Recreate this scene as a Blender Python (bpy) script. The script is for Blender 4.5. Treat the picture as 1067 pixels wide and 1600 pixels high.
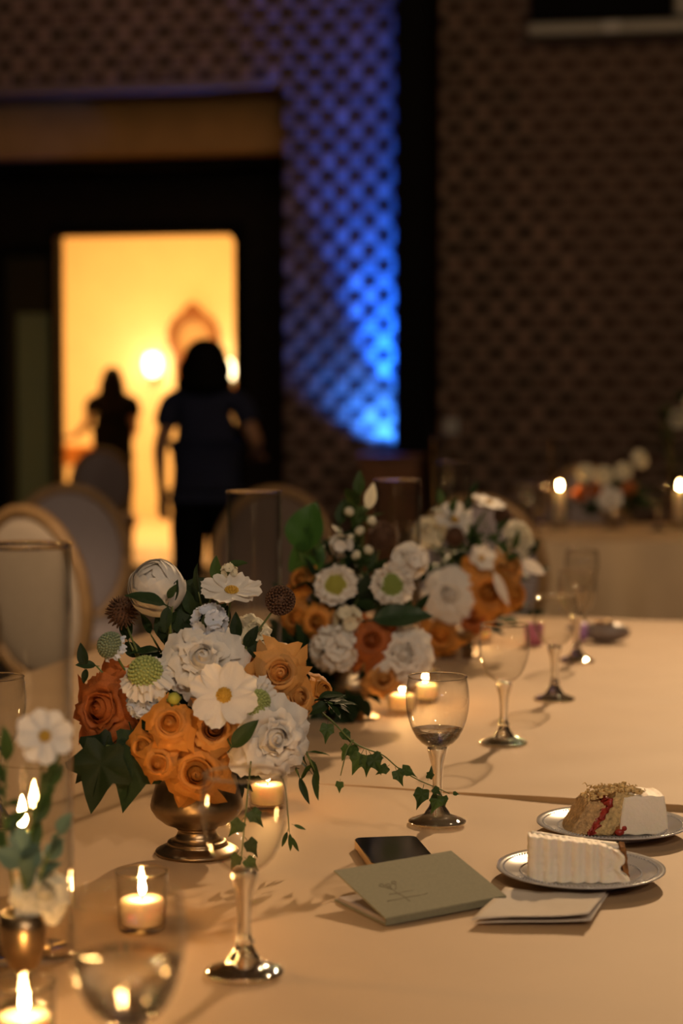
import bpy, bmesh, math, random
import numpy as np
from mathutils import Vector, Matrix, Euler

R = math.radians
PI = math.pi
for o in list(bpy.data.objects):
    bpy.data.objects.remove(o)
sc = bpy.context.scene
COL = sc.collection
random.seed(7)

# ------------------------------------------------------------------ camera
F_PX = 2900.0
CAM_H = 1.264
PITCH = math.atan(160 / F_PX)
cam_d = bpy.data.cameras.new('camera')
cam_d.sensor_fit = 'VERTICAL'
cam_d.sensor_height = 36.0
cam_d.lens = F_PX / 1600 * 36
cam_d.dof.use_dof = True
cam_d.dof.focus_distance = 2.17
cam_d.dof.aperture_fstop = 3.4
cam_d.clip_start = 0.05
cam = bpy.data.objects.new('camera', cam_d)
cam.location = (0, 0, CAM_H)
cam.rotation_euler = (PI / 2 - PITCH, 0, 0)
COL.objects.link(cam)
sc.camera = cam

# ------------------------------------------------------------------ world, exposure
sc.view_settings.view_transform = 'Standard'
sc.view_settings.look = 'None'
sc.view_settings.gamma = 1
sc.view_settings.exposure = 0.0
sc.view_settings.use_curve_mapping = False
world = bpy.data.worlds.new('world')
sc.world = world
world.use_nodes = True
bg = world.node_tree.nodes['Background']
bg.inputs[0].default_value = (1.0, 0.72, 0.5, 1)
bg.inputs[1].default_value = 0.004
sc.cycles.max_bounces = 10
sc.cycles.transparent_max_bounces = 24
sc.cycles.transmission_bounces = 8
sc.cycles.glossy_bounces = 4
sc.cycles.diffuse_bounces = 3
sc.cycles.sample_clamp_indirect = 20.0
sc.cycles.blur_glossy = 0.4


def light(name, kind, loc, power, color, aim=None, size=0.1, spot=None, blend=0.5, size_y=None):
    d = bpy.data.lights.new(name, kind)
    d.energy = power
    d.color = color
    if kind == 'AREA':
        d.size = size
        if size_y:
            d.shape = 'RECTANGLE'
            d.size_y = size_y
    else:
        d.shadow_soft_size = size
    if kind == 'SPOT':
        d.spot_size = R(spot)
        d.spot_blend = blend
    o = bpy.data.objects.new(name, d)
    o.location = loc
    if aim is not None:
        o.rotation_euler = (Vector(aim) - Vector(loc)).to_track_quat('-Z', 'Y').to_euler()
    COL.objects.link(o)
    return o


# ceiling lamps of the hall: a warm spot beyond the table on the right, an overhead lamp; then added fill lights
light('ceiling_spot', 'SPOT', (1.9, 7.4, 3.9), 1150, (1.0, 0.64, 0.33), aim=(0.25, 3.0, 0.76), size=0.07, spot=36, blend=1.0)
light('ceiling_lamp_overhead', 'POINT', (1.7, 4.4, 4.5), 55, (1.0, 0.66, 0.36), size=0.10)
for _x, _y, _z in ((0.6, -2.2, 3.5), (2.2, -3.0, 3.7)):
    light('front_fill', 'POINT', (_x, _y, _z), 205, (1.0, 0.77, 0.55), size=0.07)  # front fill added behind the camera, no bulbs known there
light('hall_wash', 'AREA', (2.2, 7.5, 4.7), 19, (1.0, 0.52, 0.13), aim=(1.6, 12.0, 1.5), size=1.5)
light('entrance_wash', 'AREA', (-1.6, 11.2, 4.6), 6.5, (1.0, 0.58, 0.34), aim=(-1.4, 14.0, 3.0), size=0.8)
light('blue_glint_fill', 'POINT', (1.3, -3.2, 1.1), 9, (0.12, 0.26, 1.0), size=0.05)  # unseen blue light added for glints on the glass
light('side_fill', 'POINT', (-1.9, 1.6, 4.3), 40, (1.0, 0.70, 0.42), size=0.08)  # fill added to brighten the chairs on the left
light('chair_fill', 'SPOT', (-1.6, 1.2, 4.5), 720, (1.0, 0.68, 0.40), aim=(-1.0, 5.9, 0.6), size=0.08, spot=17, blend=0.9)  # spot added to brighten the tan chair
light('far_table_fill', 'SPOT', (1.6, 2.0, 4.7), 230, (1.0, 0.64, 0.34), aim=(1.15, 7.2, 0.35), size=0.08, spot=24, blend=0.8)  # spot added to brighten the background tablecloth

Z0 = 0.76          # table top


def ray(px, py):
    a = (px - 533.5) / F_PX
    b = -(py - 800) / F_PX
    c, s = math.cos(PITCH), math.sin(PITCH)
    return Vector((a, c + b * s, -s + b * c))


CAMP = Vector((0, 0, CAM_H))


def at_z(px, py, z=Z0):
    d = ray(px, py)
    return CAMP + d * ((z - CAM_H) / d.z)


def at_y(px, py, y):
    d = ray(px, py)
    return CAMP + d * (y / d.y)


# ------------------------------------------------------------------ materials
MATS = {}


def mat(name, col, rough=0.6, metal=0.0, var=0.12, vscale=40.0, bump=0.0, bscale=120.0, trans=0.0, sss=0.0, spec=0.5, objvar=0.0, sheen=0.0):
    if name in MATS:
        return MATS[name]
    m = bpy.data.materials.new(name)
    m.use_nodes = True
    nt = m.node_tree
    N, L = nt.nodes, nt.links
    p = N['Principled BSDF']
    out = N['Material Output']
    tc = N.new('ShaderNodeTexCoord')
    nz = N.new('ShaderNodeTexNoise')
    nz.inputs['Scale'].default_value = vscale
    nz.inputs['Detail'].default_value = 4
    L.new(tc.outputs['Object'], nz.inputs['Vector'])
    ramp = N.new('ShaderNodeMapRange')
    ramp.inputs['To Min'].default_value = 1 - var
    ramp.inputs['To Max'].default_value = 1 + var
    ramp.inputs['From Min'].default_value = 0.3
    ramp.inputs['From Max'].default_value = 0.7
    L.new(nz.outputs['Fac'], ramp.inputs['Value'])
    fac = ramp.outputs['Result']
    if objvar:
        oi = N.new('ShaderNodeObjectInfo')
        mr = N.new('ShaderNodeMapRange')
        mr.inputs['To Min'].default_value = 1 - objvar
        mr.inputs['To Max'].default_value = 1 + objvar
        L.new(oi.outputs['Random'], mr.inputs['Value'])
        mu = N.new('ShaderNodeMath')
        mu.operation = 'MULTIPLY'
        L.new(fac, mu.inputs[0])
        L.new(mr.outputs['Result'], mu.inputs[1])
        fac = mu.outputs[0]
    vm = N.new('ShaderNodeVectorMath')
    vm.operation = 'SCALE'
    vm.inputs[0].default_value = col[:3]
    L.new(fac, vm.inputs['Scale'])
    L.new(vm.outputs['Vector'], p.inputs['Base Color'])
    p.inputs['Roughness'].default_value = rough
    p.inputs['Metallic'].default_value = metal
    p.inputs['Specular IOR Level'].default_value = spec
    if sss:
        p.inputs['Subsurface Weight'].default_value = sss
        p.inputs['Subsurface Radius'].default_value = (1.0, 0.55, 0.25)
        p.inputs['Subsurface Scale'].default_value = 0.012
    if sheen:
        p.inputs['Sheen Weight'].default_value = sheen
    if bump:
        b = N.new('ShaderNodeBump')
        b.inputs['Strength'].default_value = bump
        b.inputs['Distance'].default_value = 0.002
        n2 = N.new('ShaderNodeTexNoise')
        n2.inputs['Scale'].default_value = bscale
        n2.inputs['Detail'].default_value = 3
        L.new(tc.outputs['Object'], n2.inputs['Vector'])
        L.new(n2.outputs['Fac'], b.inputs['Height'])
        L.new(b.outputs['Normal'], p.inputs['Normal'])
    if trans:
        t = N.new('ShaderNodeBsdfTranslucent')
        L.new(vm.outputs['Vector'], t.inputs['Color'])
        mx = N.new('ShaderNodeMixShader')
        mx.inputs[0].default_value = trans
        L.new(p.outputs[0], mx.inputs[1])
        L.new(t.outputs[0], mx.inputs[2])
        L.new(mx.outputs[0], out.inputs['Surface'])
    MATS[name] = m
    return m


def mat_emit(name, col, strength):
    if name in MATS:
        return MATS[name]
    m = bpy.data.materials.new(name)
    m.use_nodes = True
    nt = m.node_tree
    nt.nodes.remove(nt.nodes['Principled BSDF'])
    e = nt.nodes.new('ShaderNodeEmission')
    e.inputs[0].default_value = (*col, 1)
    e.inputs[1].default_value = strength
    nt.links.new(e.outputs[0], nt.nodes['Material Output'].inputs['Surface'])
    MATS[name] = m
    return m


def mat_thin_glass(name, tint=(0.96, 0.96, 0.95), lo=0.045, hi=0.80, power=2.6, rough=0.0):
    """thin blown glass: clear, mirror-like towards grazing view"""
    m = bpy.data.materials.new(name)
    m.use_nodes = True
    nt = m.node_tree
    N, L = nt.nodes, nt.links
    N.remove(N['Principled BSDF'])
    tr = N.new('ShaderNodeBsdfTransparent')
    ed = N.new('ShaderNodeMix')
    ed.data_type = 'RGBA'
    ed.inputs[6].default_value = (*tint, 1)
    ed.inputs[7].default_value = (0.22, 0.19, 0.16, 1)
    gl = N.new('ShaderNodeBsdfGlossy')
    gl.inputs['Roughness'].default_value = rough
    lw = N.new('ShaderNodeLayerWeight')
    lw.inputs['Blend'].default_value = 0.5
    po = N.new('ShaderNodeMath')
    po.operation = 'POWER'
    po.inputs[1].default_value = power
    L.new(lw.outputs['Facing'], po.inputs[0])
    p2 = N.new('ShaderNodeMath')
    p2.operation = 'POWER'
    p2.inputs[1].default_value = 5.0
    L.new(lw.outputs['Facing'], p2.inputs[0])
    L.new(p2.outputs[0], ed.inputs[0])
    L.new(ed.outputs[2], tr.inputs[0])
    mr = N.new('ShaderNodeMapRange')
    mr.inputs['To Min'].default_value = lo
    mr.inputs['To Max'].default_value = hi
    L.new(po.outputs[0], mr.inputs['Value'])
    mx = N.new('ShaderNodeMixShader')
    L.new(mr.outputs['Result'], mx.inputs[0])
    L.new(tr.outputs[0], mx.inputs[1])
    L.new(gl.outputs[0], mx.inputs[2])
    L.new(mx.outputs[0], N['Material Output'].inputs['Surface'])
    MATS[name] = m
    return m


def mat_glass(name, ior=1.5, col=(1, 1, 1), clear=0.18):
    m = bpy.data.materials.new(name)
    m.use_nodes = True
    nt = m.node_tree
    nt.nodes.remove(nt.nodes['Principled BSDF'])
    g = nt.nodes.new('ShaderNodeBsdfGlass')
    g.inputs['IOR'].default_value = ior
    g.inputs['Roughness'].default_value = 0.0
    g.inputs['Color'].default_value = (*col, 1)
    tr = nt.nodes.new('ShaderNodeBsdfTransparent')
    tr.inputs[0].default_value = (0.93, 0.92, 0.90, 1)
    mx = nt.nodes.new('ShaderNodeMixShader')
    mx.inputs[0].default_value = clear
    nt.links.new(g.outputs[0], mx.inputs[1])
    nt.links.new(tr.outputs[0], mx.inputs[2])
    nt.links.new(mx.outputs[0], nt.nodes['Material Output'].inputs['Surface'])
    MATS[name] = m
    return m


M_GLASS = mat_thin_glass('thin_glass')
M_HUR = mat_thin_glass('candle_glass', (0.97, 0.97, 0.96), 0.05, 0.9, 3.0)
M_SOLID = mat_glass('solid_glass', 1.5, (0.97, 0.97, 0.96))
M_WATER = mat_glass('water', 1.333, (0.98, 0.98, 0.98))
M_CLOTH = mat('champagne_cloth', (0.41, 0.245, 0.100), 0.62, var=0.03, vscale=9, bump=0.12, bscale=900, sheen=0.15)
M_CLOTH_W = mat('ivory_cloth', (0.60, 0.44, 0.27), 0.8, var=0.04, vscale=9, bump=0.15, bscale=700)
M_BRONZE = mat('aged_bronze', (0.30, 0.215, 0.125), 0.34, 0.95, var=0.18, vscale=55, bump=0.05, bscale=300)
M_WAX = mat('wax', (0.93, 0.84, 0.68), 0.45, var=0.02, sss=0.5, trans=0.45)
M_WAX.node_tree.nodes['Principled BSDF'].inputs['Subsurface Scale'].default_value = 0.015
M_WICK = mat('wick', (0.02, 0.015, 0.01), 0.9)
M_FLAME = mat_emit('flame', (1.0, 0.52, 0.17), 430.0)
M_STEM = mat('flower_stem', (0.11, 0.15, 0.035), 0.55, var=0.15, trans=0.1)
M_LEAF = mat('dark_leaf', (0.016, 0.034, 0.010), 0.55, spec=0.22, var=0.3, vscale=60, bump=0.15, bscale=150, trans=0.18, objvar=0.35)
M_LEAF2 = mat('mid_leaf', (0.042, 0.080, 0.018), 0.5, spec=0.3, var=0.25, vscale=60, bump=0.15, bscale=150, trans=0.22, objvar=0.3)
M_EUC = mat('eucalyptus_leaf', (0.12, 0.19, 0.13), 0.6, var=0.2, vscale=50, trans=0.15, objvar=0.2)
M_WHITE = mat('white_petal', (0.80, 0.76, 0.70), 0.6, var=0.06, vscale=70, bump=0.25, bscale=110, trans=0.22)
M_CREAM = mat('cream_petal', (0.76, 0.70, 0.52), 0.6, var=0.08, vscale=60, bump=0.25, bscale=110, trans=0.22)
M_BLUEW = mat('blue_white_petal', (0.62, 0.68, 0.80), 0.6, var=0.08, vscale=80, bump=0.2, bscale=140, trans=0.2)
M_ORANGE = mat('orange_petal', (0.60, 0.245, 0.038), 0.55, var=0.14, vscale=55, bump=0.25, bscale=120, trans=0.22, objvar=0.32)
M_AMBER = mat('amber_petal', (0.64, 0.315, 0.085), 0.55, var=0.12, vscale=55, bump=0.25, bscale=120, trans=0.22, objvar=0.32)
M_RUST = mat('rust_petal', (0.42, 0.115, 0.020), 0.6, var=0.2, vscale=50, bump=0.3, bscale=120, trans=0.18, objvar=0.14)
M_BROWNR = mat('brown_petal', (0.26, 0.10, 0.025), 0.6, var=0.2, vscale=50, bump=0.3, bscale=120, trans=0.15, objvar=0.12)
M_YELLOW = mat('yellow_centre', (0.60, 0.36, 0.04), 0.7, var=0.25, vscale=200)
M_GREENC = mat('green_centre', (0.34, 0.40, 0.13), 0.6, var=0.2, vscale=120)
M_GREYC = mat('greygreen_centre', (0.20, 0.25, 0.15), 0.65, var=0.25, vscale=120)
M_POD = mat('brown_pod', (0.13, 0.065, 0.035), 0.8, var=0.3, vscale=90, trans=0.2)
M_ICING = mat('buttercream', (0.84, 0.74, 0.60), 0.55, var=0.03, vscale=60, bump=0.35, bscale=260, sss=0.2)
M_SPONGE = mat('sponge', (0.52, 0.33, 0.15), 0.95, var=0.35, vscale=220, bump=0.9, bscale=420)
M_CRUST = mat('cake_crust', (0.26, 0.11, 0.03), 0.95, var=0.4, vscale=200, bump=0.9, bscale=420)
M_JAM = mat('jam', (0.30, 0.022, 0.012), 0.4, var=0.3, vscale=150, bump=0.6, bscale=300)
M_PLATE = mat('grey_plate', (0.42, 0.40, 0.39), 0.16, var=0.03, spec=0.6)
M_SAGE = mat('sage_paper', (0.215, 0.20, 0.125), 0.85, var=0.07, vscale=300, bump=0.1, bscale=900)
M_PAGE = mat('lilac_paper', (0.42, 0.35, 0.32), 0.85, var=0.03)
M_CARD = mat('white_card', (0.58, 0.50, 0.41), 0.85, var=0.04, vscale=30, bump=0.1, bscale=500)
M_FOIL = mat('gold_foil', (0.11, 0.075, 0.03), 0.5, 0.4)
M_PHONE = mat('black_phone_glass', (0.004, 0.004, 0.004), 0.10, var=0.1, spec=0.22)
M_GOLD = mat('gold_edge', (0.75, 0.50, 0.20), 0.25, 1.0, var=0.05)
M_BRICK = mat('red_brick', (0.25, 0.155, 0.115), 0.9, var=0.3, vscale=25, bump=0.5, bscale=90, objvar=0.35)
M_BURNT = mat('burnt_brick', (0.055, 0.022, 0.016), 0.9, var=0.3, vscale=25, bump=0.5, bscale=90, objvar=0.5)
M_MORTAR = mat('mortar', (0.25, 0.18, 0.135), 0.95, var=0.15, vscale=20, bump=0.4, bscale=120)
M_BLACK = mat('black_painted', (0.004, 0.0035, 0.0035), 0.7, var=0.2, spec=0.1)
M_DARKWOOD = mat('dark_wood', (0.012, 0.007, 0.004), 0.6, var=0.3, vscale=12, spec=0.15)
M_PLASTER = mat('brown_plaster', (0.46, 0.25, 0.08), 0.85, var=0.08, vscale=5)
M_WARMW = mat('cream_wall', (0.80, 0.66, 0.42), 0.9, var=0.03, vscale=3)
M_CARPET = mat('dark_carpet', (0.030, 0.022, 0.018), 0.95, var=0.3, vscale=14, bump=0.4, bscale=300)
M_FLOOR2 = mat('pale_floor', (0.55, 0.42, 0.28), 0.4, var=0.1, vscale=6)
M_CEIL = mat('dark_ceiling', (0.02, 0.018, 0.017), 0.9)
M_LINEN = mat('linen', (0.50, 0.40, 0.30), 0.9, var=0.05, vscale=50, bump=0.2, bscale=500)
M_LINEN_D = mat('dim_linen', (0.34, 0.29, 0.30), 0.9, var=0.05, vscale=50, bump=0.2, bscale=500)  # linen with dim bluish light put into its colour
M_BROWNLIN = mat('brown_linen', (0.20, 0.14, 0.11), 0.9, var=0.05, vscale=50, bump=0.2, bscale=500)
M_CHAIRW = mat('chair_wood', (0.34, 0.20, 0.085), 0.5, var=0.15, vscale=20)
M_NAVY = mat('navy_cotton', (0.010, 0.014, 0.045), 0.9, var=0.15, vscale=20)
M_BLKCLOTH = mat('black_cotton', (0.004, 0.004, 0.005), 0.95, var=0.15, vscale=20, spec=0.05)
M_HAIR = mat('dark_hair', (0.004, 0.003, 0.0025), 0.7, var=0.3, vscale=60, spec=0.08)
M_SKIN = mat('skin', (0.34, 0.17, 0.09), 0.55, var=0.06, sss=0.1)
M_WOOD = mat('warm_wood', (0.22, 0.085, 0.025), 0.45, var=0.25, vscale=14)
M_METALG = mat('grey_metal', (0.34, 0.32, 0.28), 0.5, 0.3, var=0.05)
M_DOORGL = mat('frosted_pane', (0.16, 0.20, 0.20), 0.5, var=0.05, trans=0.75)
M_OLIVE = mat('olive_pane', (0.06, 0.055, 0.03), 0.5, var=0.05, trans=0.6)
M_LILAC = mat('lilac_highlight', (0.42, 0.22, 0.50), 0.3, var=0.06)  # colour of the painted highlight on the clutch
M_PINK = mat('pink_glass', (0.62, 0.24, 0.36), 0.15, var=0.05, trans=0.3)
M_TAUPE = mat('taupe_satin', (0.24, 0.19, 0.16), 0.4, var=0.1)
M_SWITCH = mat('white_plastic', (0.6, 0.58, 0.55), 0.4)

# ------------------------------------------------------------------ mesh helpers


def mesh(name, v, f, m=None, smooth=True):
    me = bpy.data.meshes.new(name)
    me.from_pydata([tuple(p) for p in v], [], f)
    if smooth:
        me.polygons.foreach_set('use_smooth', [True] * len(me.polygons))
    if m:
        me.materials.append(m)
    me.update()
    return me


def obj(name, me, parent=None, loc=None, rot=None, scale=None, matrix=None):
    o = bpy.data.objects.new(name, me)
    COL.objects.link(o)
    if parent:
        o.parent = parent
    if matrix is not None:
        o.matrix_basis = matrix
    if loc is not None:
        o.location = loc
    if rot is not None:
        o.rotation_euler = rot
    if scale is not None:
        o.scale = scale if hasattr(scale, '__len__') else (scale,) * 3
    return o


def tag(o, label, cat, group=None):
    o['label'] = label
    o['category'] = cat
    if group:
        o['group'] = group
    return o


def thing(name, label, cat, loc=(0, 0, 0), rotz=0.0, group=None, matrix=None):
    o = bpy.data.objects.new(name, None)
    o.empty_display_size = 0.02
    COL.objects.link(o)
    if matrix is not None:
        o.matrix_basis = matrix
    else:
        o.location = loc
        o.rotation_euler = (0, 0, rotz)
    return tag(o, label, cat, group)


def structure(name, me, label, loc=(0, 0, 0), rotz=0.0, parent=None):
    o = obj(name, me, parent, loc=loc, rot=(0, 0, rotz))
    if parent is None:
        o['kind'] = 'structure'
        o['label'] = label
    return o


class MB:
    def __init__(self):
        self.v, self.f = [], []

    def add(self, v, f):
        n = len(self.v)
        self.v += [tuple(p) for p in v]
        self.f += [tuple(i + n for i in q) for q in f]
        return self

    def box(self, a, b):
        x0, y0, z0 = a
        x1, y1, z1 = b
        v = [(x0, y0, z0), (x1, y0, z0), (x1, y1, z0), (x0, y1, z0), (x0, y0, z1), (x1, y0, z1), (x1, y1, z1), (x0, y1, z1)]
        return self.add(v, [(0, 3, 2, 1), (4, 5, 6, 7), (0, 1, 5, 4), (1, 2, 6, 5), (2, 3, 7, 6), (3, 0, 4, 7)])

    def lathe(self, prof, n=32, c=(0, 0, 0), cap0=False, cap1=False, sy=1.0):
        v, f = [], []
        for r, z in prof:
            for k in range(n):
                a = 2 * PI * k / n
                v.append((c[0] + r * math.cos(a), c[1] + sy * r * math.sin(a), c[2] + z))
        for i in range(len(prof) - 1):
            for k in range(n):
                k2 = (k + 1) % n
                f.append((i * n + k, i * n + k2, (i + 1) * n + k2, (i + 1) * n + k))
        if cap0:
            f.append(tuple(reversed(range(n))))
        if cap1:
            m = (len(prof) - 1) * n
            f.append(tuple(m + k for k in range(n)))
        return self.add(v, f)

    def tube(self, pts, rad, n=6):
        pts = [Vector(p) for p in pts]
        if not hasattr(rad, '__len__'):
            rad = [rad] * len(pts)
        v, f = [], []
        up = Vector((0.13, 0.21, 0.97))
        for i, p in enumerate(pts):
            t = (pts[min(i + 1, len(pts) - 1)] - pts[max(i - 1, 0)])
            if t.length < 1e-9:
                t = Vector((0, 0, 1))
            t.normalize()
            a = t.cross(up)
            if a.length < 1e-4:
                a = t.cross(Vector((1, 0, 0)))
            a.normalize()
            b = t.cross(a)
            for k in range(n):
                q = 2 * PI * k / n
                v.append(p + (a * math.cos(q) + b * math.sin(q)) * rad[i])
        for i in range(len(pts) - 1):
            for k in range(n):
                k2 = (k + 1) % n
                f.append((i * n + k, i * n + k2, (i + 1) * n + k2, (i + 1) * n + k))
        f.append(tuple(reversed(range(n))))
        m = (len(pts) - 1) * n
        f.append(tuple(m + k for k in range(n)))
        return self.add(v, f)

    def grid(self, P, nu, nv, closed=False):
        """P[j][i], j rows nv, i cols nu"""
        v = [P[j][i] for j in range(nv) for i in range(nu)]
        f = []
        for j in range(nv - 1):
            for i in range(nu - 1 + (1 if closed else 0)):
                i2 = (i + 1) % nu
                f.append((j * nu + i, j * nu + i2, (j + 1) * nu + i2, (j + 1) * nu + i))
        return self.add(v, f)

    def ball(self, c, r, n=8, m=5, sc_=(1, 1, 1)):
        prof = [(r * math.sin(PI * k / m), -r * math.cos(PI * k / m)) for k in range(m + 1)]
        v, f = [], []
        v.append((c[0], c[1], c[2] - r * sc_[2]))
        for k in range(1, m):
            for q in range(n):
                a = 2 * PI * q / n
                v.append((c[0] + prof[k][0] * math.cos(a) * sc_[0], c[1] + prof[k][0] * math.sin(a) * sc_[1], c[2] + prof[k][1] * sc_[2]))
        v.append((c[0], c[1], c[2] + r * sc_[2]))
        for q in range(n):
            f.append((0, 1 + (q + 1) % n, 1 + q))
        for k in range(m - 2):
            for q in range(n):
                q2 = (q + 1) % n
                f.append((1 + k * n + q, 1 + k * n + q2, 1 + (k + 1) * n + q2, 1 + (k + 1) * n + q))
        last = len(v) - 1
        b = 1 + (m - 2) * n
        for q in range(n):
            f.append((b + q, b + (q + 1) % n, last))
        return self.add(v, f)

    def build(self, name, m, parent=None, smooth=True, **kw):
        return obj(name, mesh(name, self.v, self.f, m, smooth), parent, **kw)

    def me(self, name, m, smooth=True):
        return mesh(name, self.v, self.f, m, smooth)


def box_part(name, a, b, m, parent, bevel=0.0):
    o = MB().box(a, b).build(name, m, parent, smooth=False)
    if bevel:
        bv = o.modifiers.new('bevel', 'BEVEL')
        bv.width = bevel
        bv.segments = 3
    return o


def frame_from_normal(loc, n, roll=0.0):
    n = Vector(n).normalized()
    q = n.to_track_quat('Z', 'Y')
    return Matrix.Translation(Vector(loc)) @ q.to_matrix().to_4x4() @ Matrix.Rotation(roll, 4, 'Z')


def smooth_path(pts, n=6):
    """Catmull-Rom through points"""
    P = [Vector(p) for p in pts]
    P = [P[0] * 2 - P[1]] + P + [P[-1] * 2 - P[-2]]
    out = []
    for i in range(1, len(P) - 2):
        for k in range(n):
            t = k / n
            a, b, c, d = P[i - 1], P[i], P[i + 1], P[i + 2]
            out.append(0.5 * ((2 * b) + (c - a) * t + (2 * a - 5 * b + 4 * c - d) * t * t + (3 * b - a - 3 * c + d) * t ** 3))
    out.append(P[-2])
    return out


# ================================================================== THE ROOM
WA = R(-9.0)
WO = Vector((0.468, 13.5, 0))
WU = Vector((math.cos(WA), math.sin(WA), 0))
WN = Vector((-math.sin(WA), math.cos(WA), 0))      # away from the camera


def wall_pt(t, dep, z):
    return WO + WU * t + WN * dep + Vector((0, 0, z))


def in_room(name, me, label, parent=None):
    return structure(name, me, label, WO, WA, parent)


structure('floor', MB().box((-9, -5, -0.05), (9, 14.6, 0.0)).me('floor', M_CARPET, False), 'dark carpeted floor of the hall')
structure('ceiling', MB().box((-9, -5, 4.9), (9, 13.2, 5.0)).me('ceiling', M_CEIL, False), 'dark ceiling of the hall')

BW, BH, JT = 0.2032, 0.1075, 0.012
PALE_W = 0.080                                     # pale brick, then a recessed burnt header, alternating course by course
BR = {}


def project(p):
    d = p - CAMP
    c, s = math.cos(PITCH), math.sin(PITCH)
    dep = d.y * c - d.z * s
    up = d.y * s + d.z * c
    return 533.5 + F_PX * d.x / dep, 800 - F_PX * up / dep


def brick_mesh(w, burnt):
    kk = (round(w, 4), burnt)
    if kk not in BR:
        h = 0.031 if burnt else (BH - JT) / 2
        y0 = 0.004 if burnt else -0.014
        BR[kk] = MB().box((-w / 2, y0, -h), (w / 2, 0.03, h)).me('burnt_brick' if burnt else 'brick', M_BURNT if burnt else M_BRICK, False)
    return BR[kk]


def brick_wall(name, label, t0, t1, z0, z1):
    w = in_room(name, MB().box((t0, 0.01, z0), (t1, 0.22, z1)).me(name, M_MORTAR, False), label)
    seen = []
    rest = {False: MB(), True: MB()}
    row = int(z0 / BH)
    while row * BH < z1 - 0.02:
        z = row * BH + BH / 2
        off = (row % 2) * BW / 2
        k0 = math.floor((t0 - off) / BW) - 1
        for k in range(k0, k0 + int((t1 - t0) / BW) + 4):
            for burnt, a, b in ((False, k * BW + off + JT / 2, k * BW + off + PALE_W - JT / 2), (True, k * BW + off + PALE_W + JT / 2, (k + 1) * BW + off - JT / 2)):
                a, b = max(a, t0), min(b, t1)
                if b - a < 0.015 or z + BH / 2 > z1 or z - BH / 2 < z0 - 0.001:
                    continue
                px, py = project(wall_pt((a + b) / 2, 0, z))
                vis = -20 < px < 1087 and -20 < py < 860
                seen.append((0 if vis else 1, abs(px - 640) + 0.4 * abs(py - 500), a, b, z, burnt))
        row += 1
    seen.sort(key=lambda s: (s[0], s[1]))
    rnd = random.Random(3)
    for i, (nv, _, a, b, z, burnt) in enumerate(seen):
        dy = rnd.uniform(-0.003, 0.003)
        if i < 300 and not nv:
            obj('burnt_brick' if burnt else 'brick', brick_mesh(b - a, burnt), w, loc=((a + b) / 2, dy, z))
        else:
            hh = 0.031 if burnt else (BH - JT) / 2
            rest[burnt].box((a, (0.004 if burnt else -0.014) + dy, z - hh), (b, 0.03, z + hh))
    for burnt in (False, True):
        if rest[burnt].v:
            r = rest[burnt].build('burnt_brickwork' if burnt else 'brickwork', M_BURNT if burnt else M_BRICK, w, smooth=False)
            r['kind'] = 'stuff'
    return w


T_OPEN, Z_OPEN = -0.895, 3.62
brick_wall('wall_center', 'red brick pier lit by the blue uplight', T_OPEN, -0.0, 0.0, 4.9)
brick_wall('wall_left', 'red brick wall above the dark entrance opening', -5.2, T_OPEN, Z_OPEN, 4.9)
brick_wall('wall_far_left', 'red brick wall left of the entrance opening, outside the picture', -9.5, -5.2, 0.0, 4.9)
brick_wall('wall_right', 'dim amber lit red brick wall behind the far table', 0.24, 5.6, 0.0, 4.9)
in_room('trim_1', MB().box((0.0, -0.62, 0), (0.22, 0.20, 4.9)).box((0.02, -0.64, 0), (0.05, -0.62, 4.9)).box((0.17, -0.64, 0), (0.20, -0.62, 4.9)).me('trim_1', M_BLACK, False), 'black painted column projecting between the two brick walls')
# entrance recess behind the opening
in_room('trim_2', MB().box((-5.2, 0.55, 3.22), (T_OPEN + 0.1, 0.75, 4.2)).me('trim_2', M_PLASTER, False), 'brown plaster header panel above the entrance')
in_room('trim_3', MB().box((-5.2, 0.75, 3.15), (T_OPEN + 0.1, 0.95, 3.22)).box((T_OPEN, 0.22, 0), (T_OPEN + 0.12, 1.2, 4.2)).box((-5.2, 0.22, 4.2), (T_OPEN + 0.1, 1.6, 4.3)).me('trim_3', M_BLACK, False), 'black side and top lining of the entrance recess')
DY = 1.2
D0, D1, DZ = -3.01, -1.526, 2.675
S0, S1 = -3.46, -3.07
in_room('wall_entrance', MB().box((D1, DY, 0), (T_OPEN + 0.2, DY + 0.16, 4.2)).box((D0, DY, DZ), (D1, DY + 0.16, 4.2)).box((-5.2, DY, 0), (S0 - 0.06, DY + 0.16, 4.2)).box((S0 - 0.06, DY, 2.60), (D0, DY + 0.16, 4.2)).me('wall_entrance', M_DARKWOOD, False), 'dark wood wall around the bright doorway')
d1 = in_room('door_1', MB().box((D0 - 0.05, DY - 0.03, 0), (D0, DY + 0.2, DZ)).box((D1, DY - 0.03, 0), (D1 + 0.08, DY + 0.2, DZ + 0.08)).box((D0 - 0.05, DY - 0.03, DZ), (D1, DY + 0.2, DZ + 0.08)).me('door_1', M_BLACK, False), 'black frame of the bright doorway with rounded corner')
cb = MB()
rr = 0.10
pts = [(D1, DZ)] + [(D1 - rr + rr * math.cos(a), DZ - rr + rr * math.sin(a)) for a in [i * PI / 2 / 8 for i in range(9)]]
vv = [(x, DY - 0.02, z) for x, z in pts] + [(x, DY + 0.18, z) for x, z in pts]
n_ = len(pts)
cb.add(vv, [tuple(range(n_)), tuple(reversed(range(n_, 2 * n_)))] + [(i, (i + 1) % n_, n_ + (i + 1) % n_, n_ + i) for i in range(n_)])
cb.build('corner_block', M_BLACK, d1, smooth=False)
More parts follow.
